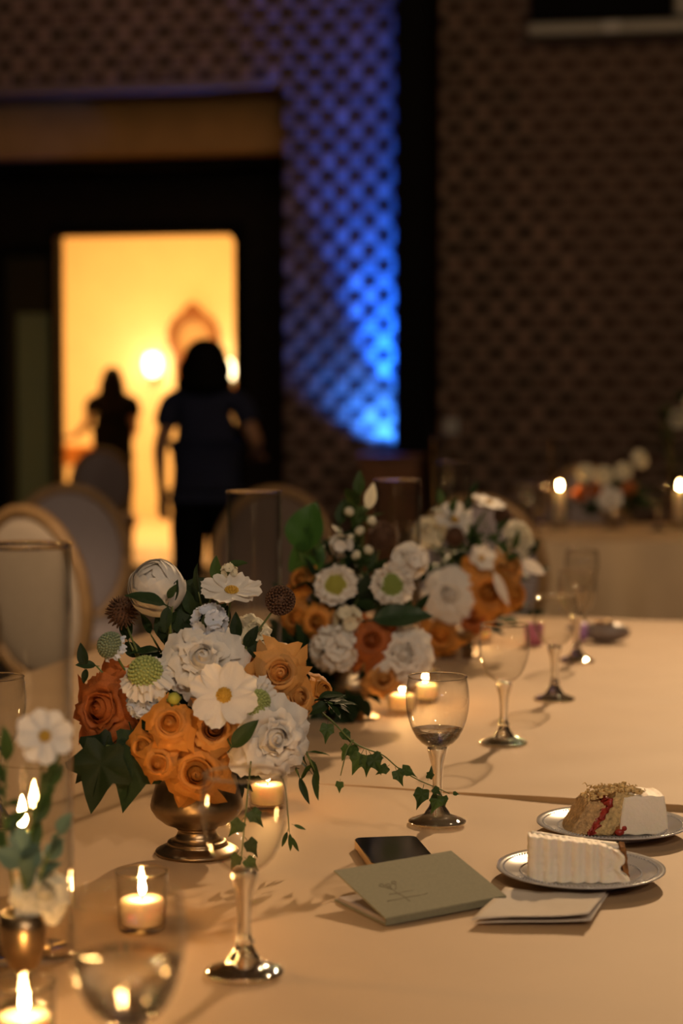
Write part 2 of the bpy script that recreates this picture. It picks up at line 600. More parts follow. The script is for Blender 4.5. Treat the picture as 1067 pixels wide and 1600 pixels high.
w1 = in_room('window_1', MB().box((S0 - 0.06, DY, 0), (S0, DY + 0.12, 2.6)).box((S1, DY, 0), (S1 + 0.02, DY + 0.12, 2.6)).box((S0, DY, 0), (S1, DY + 0.12, 0.15)).box((S0, DY, 2.52), (S1, DY + 0.12, 2.6)).me('window_1', M_BLACK, False), 'narrow sidelight left of the bright doorway')
MB().box((S0, DY + 0.05, 2.05), (S1, DY + 0.06, 2.52)).build('pane', M_OLIVE, w1, smooth=False)
MB().box((S0 + 0.10, DY + 0.04, 0.15), (S1, DY + 0.05, 2.05)).build('pane', M_DOORGL, w1, smooth=False)
MB().box((S0, DY + 0.05, 0.15), (S0 + 0.10, DY + 0.06, 2.05)).build('pane', M_OLIVE, w1, smooth=False)
# the lit room beyond
in_room('wall_beyond', MB().box((-8.5, 8.4, 0), (1.5, 8.5, 3.9)).me('wall_beyond', M_WARMW, False), 'cream wall of the bright room beyond the doorway')
in_room('wall_beyond_left', MB().box((-8.6, 1.4, 0), (-8.5, 8.5, 3.9)).me('wall_beyond_left', M_WARMW, False), 'left cream wall of the bright room')
in_room('wall_beyond_right', MB().box((1.5, 1.4, 0), (1.6, 8.5, 3.9)).me('wall_beyond_right', M_WARMW, False), 'right cream wall of the bright room')
in_room('wall_beyond_front', MB().box((-8.5, 1.36, 0), (S0 - 0.05, 1.42, 3.9)).box((-0.8, 1.36, 0), (1.5, 1.42, 3.9)).me('wall_beyond_front', M_WARMW, False), 'inner face of the entrance wall of the bright room')
in_room('ceiling_beyond', MB().box((-8.6, 1.36, 3.9), (1.6, 8.5, 4.0)).me('ceiling_beyond', M_WARMW, False), 'cream ceiling of the bright room')
in_room('floor_beyond', MB().box((-8.6, 1.2, -0.02), (1.6, 8.5, 0.005)).me('floor_beyond', M_FLOOR2, False), 'pale floor of the bright room')
lp = wall_pt(-3.4, 4.6, 3.6)
light('beyond_ceiling_lamp', 'AREA', lp, 450, (1.0, 0.52, 0.16), aim=lp - Vector((0, -0.5, 2)), size=2.2)
M_BULB = mat_emit('sconce_glow', (1.0, 0.78, 0.42), 9.0)


def sconce(px, py, label):
    k = (px - 533.5) / F_PX
    o_ = WO + WN * 8.25
    t = (o_.y * k - o_.x) / (math.cos(WA) - k * math.sin(WA))
    p = wall_pt(t, 8.22, 0)
    p.z = at_y(px, py, p.y).z
    s = thing('wall_sconce', label, 'sconce', p, WA)
    MB().lathe([(0.0, 0.0), (0.06, 0.0), (0.06, 0.02), (0.0, 0.02)], 16).build('backplate', M_GOLD, s, loc=(0, 0.18, -0.16), rot=(PI / 2, 0, 0))
    MB().tube(smooth_path([(0, 0.17, -0.16), (0, 0.08, -0.22), (0, 0.0, -0.20), (0, 0, -0.13)]), 0.012, 8).build('arm', M_GOLD, s)
    MB().lathe([(0.03, -0.13), (0.07, -0.10), (0.10, 0.0), (0.085, 0.09), (0.05, 0.13)], 20).build('glass_shade', M_BULB, s)
    light('sconce_light', 'POINT', p + Vector((0, -0.25, 0)), 9, (1.0, 0.66, 0.28), size=0.08)
    return s


sconce(240, 570, 'glowing wall sconce left of the framed mirror beyond the doorway')
sconce(355, 580, 'glowing wall sconce right of the framed mirror beyond the doorway')
k = (303 - 533.5) / F_PX
mt = ((WO + WN * 8.3).y * k - (WO + WN * 8.3).x) / (math.cos(WA) - k * math.sin(WA))
mr_ = thing('wall_mirror', 'ornate arched brown framed mirror on the bright wall beyond the doorway', 'mirror', wall_pt(mt, 8.30, 1.55), WA)
fr = []
for i in range(41):
    a = -0.25 * PI + 1.5 * PI * i / 40
    fr.append((0.265 * math.cos(a), 0, 0.58 + 0.27 * math.sin(a)))
fr = [(0.19, 0, 0.0)] + fr + [(-0.19, 0, 0.0), (0.19, 0, 0.0)]
MB().tube(fr, [0.06 + 0.012 * math.sin(i * 1.9) for i in range(len(fr))], 8).build('frame', M_WOOD, mr_, loc=(0, -0.02, 0))
MB().tube([(0.10, 0, 0.86), (0.05, 0, 0.92), (0, 0, 0.95), (-0.05, 0, 0.92), (-0.10, 0, 0.86)], [0.03, 0.05, 0.06, 0.05, 0.03], 8).build('crest', M_WOOD, mr_, loc=(0, -0.03, 0))
MB().lathe([(0.0, 0), (0.27, 0)], 32, cap1=False).build('glass', mat('mirror_glass', (0.75, 0.6, 0.4), 0.15, 0.6), mr_, loc=(0, 0.03, 0.55), rot=(PI / 2, 0, 0), scale=(0.9, 1.1, 1))

# console table and small lamp near the doorway
q = at_y(128, 800, 19.0)
ct = thing('console_table', 'orange wooden console table at the left inside the bright room', 'table', (q.x, q.y, 0), WA)
M_OWOOD = mat('orange_wood', (0.50, 0.20, 0.04), 0.45, var=0.2, vscale=10)
box_part('top', (-0.45, -0.2, 0.86), (0.30, 0.2, 0.90), M_OWOOD, ct, 0.005)
box_part('apron', (-0.42, -0.18, 0.70), (0.27, 0.18, 0.86), M_OWOOD, ct, 0.004)
for sx in (-0.42, 0.23):
    for sy in (-0.18, 0.14):
        box_part('leg', (sx, sy, 0), (sx + 0.05, sy + 0.04, 0.70), M_OWOOD, ct, 0.003)
box_part('drawer_front', (-0.30, -0.195, 0.73), (0.15, -0.18, 0.83), M_OWOOD, ct, 0.003)
q = wall_pt(-3.62, DY - 0.06, 1.80)
ll = thing('wall_lamp', 'tiny glowing lamp on the dark wall at the left edge', 'lamp', q, WA)
box_part('bracket', (-0.02, 0.0, -0.05), (0.02, 0.06, 0.0), M_BLACK, ll, 0.003)
MB().ball((0, 0, 0.03), 0.022, 14, 8).build('bulb', mat_emit('small_bulb', (1.0, 0.62, 0.25), 3.0), ll)

# right wall details
ac = thing('air_conditioner', 'pale grey air unit high on the dim brick wall at upper right', 'air conditioner', wall_pt(1.5, -0.14, 3.86), WA)
box_part('housing', (-0.60, -0.10, 0.12), (0.9, 0.12, 0.5), M_BLACK, ac, 0.02)
box_part('lower_lip', (-0.62, -0.13, 0.0), (0.9, 0.12, 0.10), M_METALG, ac, 0.02)
box_part('sensor', (-0.10, -0.16, 0.0), (0.02, -0.12, 0.09), M_SWITCH, ac, 0.01)
box_part('end_cap', (0.38, -0.14, 0.11), (0.9, -0.09, 0.40), M_METALG, ac, 0.03)
sw = thing('switch_plate', 'small white switch plate on the brick wall beside the black column', 'switch', wall_pt(0.335, -0.02, 1.09), WA)
box_part('plate', (-0.05, -0.012, 0), (0.05, 0.0, 0.11), M_SWITCH, sw, 0.004)
box_part('rocker', (-0.015, -0.022, 0.03), (0.015, -0.010, 0.08), M_SWITCH, sw, 0.002)
# blue uplight on a short stand in the corner of the pier
up = wall_pt(-0.13, -0.26, 0)
UZ = 0.84
ul = thing('uplight', 'blue uplight on a black stand in front of the brick pier', 'uplight', up, WA)
MB().lathe([(0.0, 0.0), (0.10, 0.0), (0.10, 0.015), (0.02, 0.025), (0.0, 0.025)], 20).build('base', M_BLACK, ul)
MB().lathe([(0.014, 0.02), (0.014, UZ)], 12).build('pole', M_BLACK, ul)
MB().lathe([(0.0, UZ), (0.055, UZ), (0.065, UZ + 0.11), (0.055, UZ + 0.13)], 20).build('housing', M_BLACK, ul)
MB().lathe([(0.0, UZ + 0.125), (0.053, UZ + 0.125)], 20).build('lens', mat_emit('blue_lens', (0.02, 0.16, 1.0), 4), ul)
light('uplight_beam', 'SPOT', up + Vector((0, 0, UZ + 0.14)), 3200, (0.006, 0.105, 1.0), aim=wall_pt(-0.10, 0.0, 3.2), size=0.03, spot=46, blend=1.0)
light('uplight_spill', 'SPOT', up + Vector((0, 0, UZ + 0.145)), 150, (0.02, 0.17, 1.0), aim=wall_pt(-0.13, 0.0, 1.5), size=0.03, spot=120, blend=0.6)

# ================================================================== TABLES
TA = R(-15.0)                                     # table axis points away and to the right
TU = Vector((math.sin(-TA), math.cos(-TA), 0))    # along the table, away from camera
TV = Vector((math.cos(TA), math.sin(TA), 0))      # across, to the right


def tbl(s, c, z=Z0):
    """s along the axis from the seam, c across from the table centre line"""
    return SEAM + TU * s + TV * c + Vector((0, 0, z))


_c = at_z(700, 1236)
SEAM = Vector((_c.x, _c.y, 0))
_off = TV.dot(Vector((_c.x, _c.y, 0))) - (-0.72)
SEAM = SEAM - TV * _off
HALF = 0.78


def near_dip(c):
    t = min(1, max(0, (c - 0.05) / 0.6))
    return -0.0095 * t * t * (3 - 2 * t)


def ztab(p):
    q = Vector((p[0], p[1], 0)) - SEAM
    s, c = TU.dot(q), TV.dot(q)
    return Z0 + (near_dip(c) if s < -0.004 else 0.0)


def on_table(px, py):
    p = at_z(px, py, Z0)
    for _ in range(3):
        p = at_z(px, py, ztab(p))
    return p


def cloth_mesh(L, W, zfun, seed, fold=0.018, nfold=0.16, drop=0.70, seam=None):
    """top in local x (0..L) and y (-W..W); skirt with folds all round"""
    rnd = random.Random(seed)
    b = MB()
    nx, ny = 150, 110
    rip = [(rnd.uniform(2, 9), rnd.uniform(2, 9), rnd.uniform(0, 6), rnd.uniform(0.0002, 0.0006)) for _ in range(7)]

    rip += [(rnd.uniform(12, 34), rnd.uniform(-30, 30), rnd.uniform(0, 6), rnd.uniform(0.00010, 0.00025)) for _ in range(9)]

    def top(x, y):
        z = zfun(y)
        for a, c, ph, am in rip:
            z += am * math.sin(a * x + c * y + ph)
        return z
    P = [[(L * i / nx, -W + 2 * W * j / ny, top(L * i / nx, -W + 2 * W * j / ny)) for i in range(nx + 1)] for j in range(ny + 1)]
    b.grid(P, nx + 1, ny + 1)
    per = []
    st = 0.03
    for i in range(int(L / st)):
        per.append((i * st, -W, 0, -1))
    for i in range(int(2 * W / st)):
        per.append((L, -W + i * st, 1, 0))
    for i in range(int(L / st)):
        per.append((L - i * st, W, 0, 1))
    for i in range(int(2 * W / st)):
        per.append((0, W - i * st, -1, 0))
    rows = 8
    G = []
    for j in range(rows + 1):
        t = j / rows
        row = []
        for q, (x, y, ex, ey) in enumerate(per):
            w = fold * (0.25 + t) * (math.sin(q * st * 2 * PI / nfold + 1.3 * math.sin(q * 0.13 + seed)) + 0.4 * math.sin(q * st * 2 * PI / nfold * 0.37)) * (1 if j else 0)
            o_ = 0.012 * min(1, t * 6) + w + 0.02 * t
            if seam is not None and ex == seam:
                o_ = -0.002 * t
            row.append((x + ex * o_, y + ey * o_, top(x, y) - 0.006 * min(1, j) - drop * t))
        G.append(row)
    b.grid(G, len(per), rows + 1, closed=True)
    return b


def table_under(root, L, W, h=0.735):
    box_part('table_top', (0.01, -W + 0.01, h - 0.02), (L - 0.01, W - 0.01, h), M_WOOD, root)
    for x in (0.12, L - 0.12):
        for y in (-W + 0.12, W - 0.12):
            MB().lathe([(0.016, 0), (0.016, h - 0.02)], 10, (x, y, 0), True, True).build('leg', M_METALG, root)


far_L = 2.08
rz = math.atan2(TU.y, TU.x)
t1 = thing('banquet_table', 'far half of the long banquet table, beyond the cloth seam', 'table', SEAM + TU * 0.003, rz)
table_under(t1, far_L, HALF)
c1 = cloth_mesh(far_L, HALF, lambda y: 0.0, 3, seam=-1).build('tablecloth', M_CLOTH, loc=SEAM + TU * 0.003 + Vector((0, 0, Z0)), rot=(0, 0, rz))
tag(c1, 'champagne tablecloth beyond the seam under the row of goblets', 'tablecloth')
near_L = 2.2
o2 = SEAM - TU * (near_L + 0.004)
t2 = thing('banquet_table', 'near half of the long banquet table, holding the cake plates', 'table', o2, rz)
table_under(t2, near_L, HALF, 0.728)
c2 = cloth_mesh(near_L, HALF, lambda y: near_dip(-y), 8, seam=1).build('tablecloth', M_CLOTH, loc=o2 + Vector((0, 0, Z0)), rot=(0, 0, rz))
tag(c2, 'champagne tablecloth in the foreground under the cake plates', 'tablecloth')

# the other table in the background
FT = at_z(650, 846)
t3 = thing('banquet_table', 'background table with lit candles and flowers before the brick wall', 'table', FT.xy.to_3d() + Vector((0, 0.56, 0)), 0)
table_under(t3, 2.8, 0.56)
c3 = cloth_mesh(2.8, 0.56, lambda y: 0.0, 12, 0.055, 0.24).build('tablecloth', M_CLOTH_W, loc=(FT.x, FT.y + 0.56, Z0), rot=(0, 0, 0))
tag(c3, 'pleated ivory tablecloth of the background candle table', 'tablecloth')

# ================================================================== CHAIRS
CH = {}


def make_chair(label, p, rotz, pad, group=None):
    t = thing('dining_chair', label, 'chair', (p[0], p[1], 0), rotz, group)

    def get(key, fn):
        if key not in CH:
            CH[key] = fn()
        return CH[key]
    # back faces local -y (sitter looks to -y)
    lean = Matrix.Rotation(R(-8), 4, 'X')
    bfo = obj('back_frame', get('bf', lambda: MB().tube([(0.225 * math.cos(a), 0, 0.265 * math.sin(a)) for a in [2 * PI * i / 40 for i in range(41)]], 0.022, 8).me('back_frame', M_CHAIRW)), t, matrix=Matrix.Translation((0, 0.23, 0.70)) @ lean)
    key = 'pad' + pad.name
    obj('back_pad', get(key, lambda: MB().ball((0, 0, 0), 1, 24, 10, (0.21, 0.038, 0.25)).me('back_pad', pad)), bfo)
    obj('seat_pad', get('seat' + pad.name, lambda: MB().lathe([(0.0, 0.06), (0.17, 0.058), (0.215, 0.04), (0.225, 0.01), (0.22, 0.0), (0, 0)], 28).me('seat_pad', pad)), t, loc=(0, 0, 0.42))
    obj('seat_frame', get('sf', lambda: MB().lathe([(0, 0), (0.215, 0), (0.232, 0.02), (0.232, 0.05), (0.2, 0.06)], 28).me('seat_frame', M_CHAIRW)), t, loc=(0, 0, 0.365))
    for sx in (-1, 1):
        for sy in (-1, 1):
            obj('leg', get('leg', lambda: MB().lathe([(0.012, 0), (0.018, 0.04), (0.015, 0.08), (0.024, 0.30), (0.028, 0.33), (0.022, 0.345), (0.026, 0.37)], 10, cap0=True).me('leg', M_CHAIRW)), t, loc=(sx * 0.16, sy * 0.16, 0))
        MB().tube([(sx * 0.12, 0.19, 0.40), (sx * 0.11, 0.20, 0.47)], 0.018, 8).build('back_post', M_CHAIRW, t)
    return t


def chair_at(label, px, d, rotdeg, pad):
    p = at_y(px, 800, d)
    return make_chair(label, p, R(rotdeg), pad)


chair_at('round backed tan chair nearest on the left, its pad facing the table', 138, 5.75, 142, M_LINEN)
chair_at('round backed chair behind the tan chair on the left, bluish light painted into its pad', 118, 6.9, 15, M_LINEN_D)
chair_at('round backed chair cut off by the left edge of the picture', -88, 5.1, 170, M_LINEN)
chair_at('round backed brown grey chair behind the tall glass cylinder', 402, 6.7, -12, M_BROWNLIN)
chair_at('small dark round backed chair standing in front of the bright doorway', 167, 14.2, 178, M_LINEN_D)
chair_at('round backed chair at the left end of the background candle table', 752, 6.5, 172, M_LINEN_D)
chair_at('round backed chair behind the background table at the brick wall', 930, 9.3, 5, M_LINEN_D)

# wooden stand below the blue light
pp = at_y(612, 800, 12.3)
st_ = thing('wooden_podium', 'reddish wooden podium below the blue lit brick corner', 'podium', (pp.x, pp.y, 0), R(-9))
box_part('body', (-0.19, -0.17, 0.06), (0.19, 0.17, 0.94), M_WOOD, st_, 0.006)
box_part('top', (-0.22, -0.20, 0.94), (0.22, 0.20, 0.97), M_WOOD, st_, 0.006)
box_part('plinth', (-0.21, -0.19, 0.0), (0.21, 0.19, 0.06), M_WOOD, st_, 0.004)
box_part('front_panel', (-0.14, -0.18, 0.14), (0.14, -0.17, 0.86), M_WOOD, st_, 0.004)

# ================================================================== PEOPLE


def skin_mesh(name, verts, edges, radii, m, parent=None, sub=2, root=0):
    me = bpy.data.meshes.new(name)
    me.from_pydata([tuple(v) for v in verts], edges, [])
    me.materials.append(m)
    o = obj(name, me, parent)
    me.skin_vertices.new() if hasattr(me.skin_vertices, 'new') and not me.skin_vertices else None
    md = o.modifiers.new('skin', 'SKIN')
    if not me.skin_vertices:
        bm = bmesh.new()
        bm.from_mesh(me)
        bm.verts.layers.skin.verify()
        bm.to_mesh(me)
        bm.free()
    for i, r in enumerate(radii):
        sv = me.skin_vertices[0].data[i]
        sv.radius = r if hasattr(r, '__len__') else (r, r)
        sv.use_root = (i == root)
    md.use_smooth_shade = True
    if sub:
        s_ = o.modifiers.new('sub', 'SUBSURF')
        s_.levels = 1
        s_.render_levels = sub
    return o


def person(label, px, d, H, rotz, top_mat, hair_pts, pose, sleeves=0.55):
    p = at_y(px, 800, d)
    s = H / 1.65
    verts = [(0, 0, 0.93), (0, 0, 1.08), (0, -0.005, 1.22), (0, 0.0, 1.36), (0, 0.0, 1.43), (0, -0.01, 1.50), (0, -0.015, 1.58)]
    rad = [(0.15, 0.11), (0.135, 0.10), (0.145, 0.10), (0.11, 0.085), (0.05, 0.05), (0.062, 0.075), (0.068, 0.085)]
    ed = [(i, i + 1) for i in range(6)]

    def chain(start, pts, rs):
        prev = start
        for q, r in zip(pts, rs):
            verts.append(q)
            rad.append(r)
            ed.append((prev, len(verts) - 1))
            prev = len(verts) - 1
        return prev
    for sx in (-1, 1):
        hip = (sx * 0.09, 0.0, 0.86)
        kn, an = pose['knee' + ('L' if sx < 0 else 'R')], pose['ankle' + ('L' if sx < 0 else 'R')]
        chain(0, [hip, kn, an, (an[0], an[1] - 0.05, 0.045), (an[0], an[1] - 0.17, 0.03)], [0.095, 0.06, 0.04, 0.04, 0.028])
        el, wr, hd = pose['elbow' + ('L' if sx < 0 else 'R')], pose['wrist' + ('L' if sx < 0 else 'R')], pose['hand' + ('L' if sx < 0 else 'R')]
        e = chain(3, [(sx * 0.10, 0, 1.375), (sx * 0.175, 0.0, 1.345), el, wr], [0.07, 0.055, 0.042, 0.027])
        hv = Vector(hd) - Vector(wr)
        hv.normalize()
        side = hv.cross(Vector((0, 0, 1)))
        if side.length < 0.1:
            side = Vector((0, 1, 0))
        side.normalize()
        wv = Vector(wr)
        palm = chain(e, [wv + hv * 0.05, wv + hv * 0.085], [(0.03, 0.018), (0.032, 0.016)])
        curl = Vector((0, 0, -1)) * 0.02
        for j, (o_, ln) in enumerate([(-0.027, 0.060), (-0.009, 0.075), (0.009, 0.08), (0.027, 0.07)]):
            b0 = wv + hv * 0.095 + side * o_
            chain(palm, [b0, b0 + hv * ln * 0.5, b0 + hv * ln * 0.9 + curl], [0.010, 0.009, 0.008])
        tb = wv + hv * 0.045 + side * 0.035
        chain(palm - 1, [tb, tb + hv * 0.03 + side * 0.02, tb + hv * 0.055 + side * 0.02 + curl], [0.012, 0.011, 0.009])
    body = skin_mesh('person', verts, ed, rad, M_SKIN)
    body.location = (p.x, p.y, 0)
    body.rotation_euler = (0, 0, rotz)
    body.scale = (s, s, s)
    tag(body, label, 'person')
    # clothing: top with short sleeves, trousers
    tv = [(0, 0, 0.86), (0, 0, 0.96), (0, 0, 1.08), (0, -0.005, 1.22), (0, 0, 1.36), (0, 0, 1.41)]
    tr = [(0.205, 0.15), (0.195, 0.145), (0.175, 0.13), (0.185, 0.13), (0.135, 0.105), (0.075, 0.07)]
    te = [(i, i + 1) for i in range(5)]
    for sx in (-1, 1):
        el = Vector(pose['elbow' + ('L' if sx < 0 else 'R')])
        sh = Vector((sx * 0.19, 0, 1.345))
        n0 = len(tv)
        tv += [(sx * 0.11, 0, 1.37), tuple(sh), tuple(sh.lerp(el, sleeves))]
        tr += [0.09, 0.078, 0.072]
        te += [(4, n0), (n0, n0 + 1), (n0 + 1, n0 + 2)]
    skin_mesh('top', tv, te, tr, top_mat, body, root=1)
    lv = [(0, 0, 0.95), (0, 0, 0.88)]
    lr = [(0.175, 0.135), (0.18, 0.14)]
    le = [(0, 1)]
    for sx in (-1, 1):
        kn, an = pose['knee' + ('L' if sx < 0 else 'R')], pose['ankle' + ('L' if sx < 0 else 'R')]
        n0 = len(lv)
        lv += [(sx * 0.095, 0, 0.82), kn, (an[0], an[1], an[2] + 0.02)]
        lr += [0.135, 0.10, 0.085]
        le += [(1, n0), (n0, n0 + 1), (n0 + 1, n0 + 2)]
    skin_mesh('trousers', lv, le, lr, M_BLKCLOTH, body)
    for sx in (-1, 1):
        an = pose['ankle' + ('L' if sx < 0 else 'R')]
        MB().ball((an[0], an[1] - 0.08, 0.04), 1, 12, 6, (0.045, 0.13, 0.04)).build('shoe', M_BLACK, body)
        MB().ball((sx * 0.075, -0.02, 1.535), 1, 8, 6, (0.012, 0.022, 0.032)).build('ear', M_SKIN, body)
    hb = MB()
    for c, r, q in hair_pts:
        hb.ball(c, r, 20, 12, q)
    hb.build('hair', M_HAIR, body)
    # face (turned away in the photograph)
    fb = MB().ball((0, -0.105, 1.535), 1, 8, 6, (0.012, 0.018, 0.022))
    fb.build('nose', M_SKIN, body)
    for sx in (-1, 1):
        MB().ball((sx * 0.03, -0.088, 1.565), 0.012, 8, 6).build('eye', M_SWITCH, body)
    MB().ball((0, -0.09, 1.49), 1, 8, 6, (0.024, 0.008, 0.007)).build('mouth', M_WOOD, body)
    return body


# rotz pi: the back is turned to the camera, so local left/right swap in the picture
person('person in a navy short sleeved top with a dark bob walking to the doorway', 322, 10.0, 1.61, R(175), M_NAVY,
       [((0, 0.01, 1.575), 1, (0.122, 0.125, 0.115)), ((0, 0.035, 1.51), 1, (0.150, 0.12, 0.12)), ((0, 0.05, 1.44), 1, (0.160, 0.10, 0.075))],
       dict(kneeL=(-0.10, -0.06, 0.50), ankleL=(-0.10, 0.02, 0.09), kneeR=(0.10, -0.02, 0.50), ankleR=(0.10, 0.16, 0.11),
            elbowL=(-0.285, 0.03, 1.12), wristL=(-0.25, -0.16, 1.04), handL=(-0.24, -0.25, 1.03),
            elbowR=(0.25, 0.05, 1.08), wristR=(0.24, 0.05, 0.86), handR=(0.235, 0.03, 0.77)), 0.62)
person('smaller person in a black top with long dark hair inside the bright room', 177, 16.9, 1.64, R(185), M_BLKCLOTH,
       [((0, 0.01, 1.57), 1, (0.092, 0.105, 0.10)), ((0, 0.045, 1.48), 1, (0.118, 0.085, 0.14)), ((0, 0.06, 1.36), 1, (0.14, 0.07, 0.16))],
       dict(kneeL=(-0.09, -0.03, 0.50), ankleL=(-0.09, 0.0, 0.09), kneeR=(0.09, -0.03, 0.50), ankleR=(0.09, 0.0, 0.09),
            elbowL=(-0.20, 0.02, 1.09), wristL=(-0.16, -0.16, 1.02), handL=(-0.13, -0.26, 1.02),
            elbowR=(0.23, 0.0, 1.13), wristR=(0.36, -0.10, 1.02), handR=(0.44, -0.13, 1.01)), 0.6)

# ================================================================== GLASSWARE
GOB = {}


def goblet_meshes():
    bowl = [(0.0115, 0.0945), (0.020, 0.100), (0.0265, 0.107), (0.0312, 0.116), (0.0352, 0.127), (0.0376, 0.138), (0.0388, 0.150), (0.0386, 0.160), (0.0374, 0.171), (0.0356, 0.181)]
    GOB['bowl'] = MB().lathe(bowl, 56).me('bowl', M_GLASS)
    GOB['rim'] = MB().tube([(0.0356 * math.cos(a), 0.0356 * math.sin(a), 0.181) for a in [2 * PI * i / 56 for i in range(57)]], 0.0011, 8).me('rim', M_SOLID)
    stem = [(0.0, 0.0955), (0.0118, 0.0946), (0.0125, 0.0915), (0.0105, 0.083), (0.0078, 0.073), (0.0063, 0.060), (0.0058, 0.048), (0.0062, 0.036), (0.0072, 0.0325), (0.0090, 0.0305), (0.0090, 0.028), (0.0078, 0.0265), (0.0, 0.0265)]
    GOB['stem'] = MB().lathe(stem, 10).me('stem', M_SOLID, False)
    GOB['stem'].polygons.foreach_set('use_smooth', [True] * len(GOB['stem'].polygons))
    foot = [(0.0, 0.0262), (0.0080, 0.0262), (0.0105, 0.0205), (0.0145, 0.0150), (0.0160, 0.0118), (0.0220, 0.0090), (0.0305, 0.0058), (0.0352, 0.0040), (0.0358, 0.0024), (0.0345, 0.0008), (0.020, 0.0004), (0.008, 0.0030), (0.0, 0.0034)]
    GOB['foot'] = MB().lathe(foot, 44).me('foot', M_SOLID)
    wz = 0.1165
    w = [(0.0, 0.0962), (0.0108, 0.0962), (0.0195, 0.1008), (0.0259, 0.1075), (0.0306, 0.1158), (0.0309, wz), (0.0, wz)]
    GOB['water'] = MB().lathe(w, 56).me('water', M_WATER)
    w = w[:-2] + [(0.0346, 0.127), (0.0370, 0.138), (0.0, 0.138)]
    GOB['water_full'] = MB().lathe(w, 56).me('water', M_WATER)


goblet_meshes()


def goblet(label, p, water=False, group=None, rot=0.0):
    t = thing('goblet', label, 'goblet', (p.x, p.y, p.z + 0.0006), rot, group)
    bo = obj('bowl', GOB['bowl'], t)
    obj('rim', GOB['rim'], bo)
    obj('stem', GOB['stem'], t)
    obj('foot', GOB['foot'], t)
    if water:
        obj('water', GOB['water_full' if water == 'full' else 'water'], t)
    return t


goblet('half full clear goblet touched by the trailing vine tip', on_table(683, 1287), True)
goblet('empty goblet in front of the front bronze flower bowl', on_table(382, 1523))
goblet('empty goblet next beyond the half full one, in the row on the right', on_table(787, 1163))
goblet('fourth goblet of the row, between two blurred goblets by the third flower bowl', on_table(866, 1094))
goblet('fifth goblet of the row, in front of the taupe clutch bag', on_table(901, 1034))
goblet('empty goblet behind the farthest of the row, next to the clutch bag', on_table(908, 984))
goblet('goblet cut off by the left edge beside the tall cylinder', on_table(-7, 1290))
g6 = at_z(201, 1809)
goblet('large blurred well filled goblet at the bottom edge of the picture', Vector((g6.x, g6.y, ztab(g6))), 'full')


def torus_pts(r, z, n=48):
    return [(r * math.cos(a), r * math.sin(a), z) for a in [2 * PI * i / n for i in range(n + 1)]]


HUR = {}


def hurricane(label, p, r=0.0415, h=0.38):
    t = thing('glass_cylinder', label, 'candle cylinder', (p.x, p.y, p.z + 0.0005))
    if not HUR:
        HUR['wall'] = MB().lathe([(r, 0.002), (r, h)], 48).lathe([(r - 0.003, h), (r - 0.003, 0.006)], 48).me('wall', M_HUR)
        HUR['rim'] = MB().tube(torus_pts(r - 0.0015, h), 0.0022, 8).me('rim', M_SOLID)
        HUR['bottom'] = MB().lathe([(0, 0), (r, 0), (r, 0.006), (0, 0.006)], 48).me('bottom', M_HUR)
    obj('wall', HUR['wall'], t)
    obj('rim', HUR['rim'], t)
    obj('bottom', HUR['bottom'], t)
    return t


HB = on_table(46, 1495)
hurricane('tall glass cylinder around the taper candle at the left edge', HB)
hurricane('tall glass cylinder behind the front flower bowl', on_table(398, 1160))
hurricane('tall glass cylinder between the second and third flower bowls', on_table(620, 1087))
hurricane('tall glass cylinder behind the third flower bowl', on_table(704, 972))


def flame(parent, loc, s=1.0):
    prof = [(0.0, 0.0), (0.0028, 0.002), (0.0042, 0.006), (0.0040, 0.011), (0.0026, 0.017), (0.0010, 0.023), (0.0, 0.026)]
    return MB().lathe([(a * s, b * s) for a, b in prof], 12).build('flame', M_FLAME, parent, loc=loc)




def votive(label, p, cup_r=0.026, cup_h=0.056, wax_h=0.030):
    t = thing('votive_candle', label, 'candle', (p.x, p.y, p.z + 0.0005))
    MB().lathe([(0, 0), (cup_r * 0.86, 0), (cup_r * 0.90, 0.004), (cup_r, cup_h)], 32).lathe([(cup_r - 0.0018, cup_h), (cup_r * 0.84, 0.006), (0, 0.006)], 32).build('glass_cup', M_GLASS, t)
    MB().tube(torus_pts(cup_r - 0.001, cup_h, 32), 0.0013, 6).build('rim', M_SOLID, t)
    w0 = cup_r * 0.80
    wx = MB().lathe([(0, 0.0065), (w0, 0.0065), (w0 * 1.05, wax_h - 0.002), (w0 * 0.98, wax_h), (w0 * 0.5, wax_h - 0.0015), (0, wax_h - 0.002)], 28).build('wax', M_WAX, t)
    MB().tube([(0, 0, wax_h - 0.003), (0.0004, 0, wax_h + 0.005)], 0.0006, 6).build('wick', M_WICK, wx)
    flame(wx, (0.0004, 0, wax_h + 0.0035), 0.85)
    return t


votive('lit votive in clear glass between the bronze flower bowl and the blurred goblet', on_table(222, 1452))
v2 = at_z(38, 1645)
votive('lit votive at the bottom left corner of the picture', Vector((v2.x, v2.y, ztab(v2))))
votive('lit votive just left of the half full goblet', on_table(628, 1113))
votive('lit votive seen through the bowl of the half full goblet', on_table(664, 1096))
votive('lit votive at the foot of the third flower bowl', on_table(752, 1003))
votive('lit votive behind the empty front goblet, under the white ruffled bloom', on_table(418, 1262))


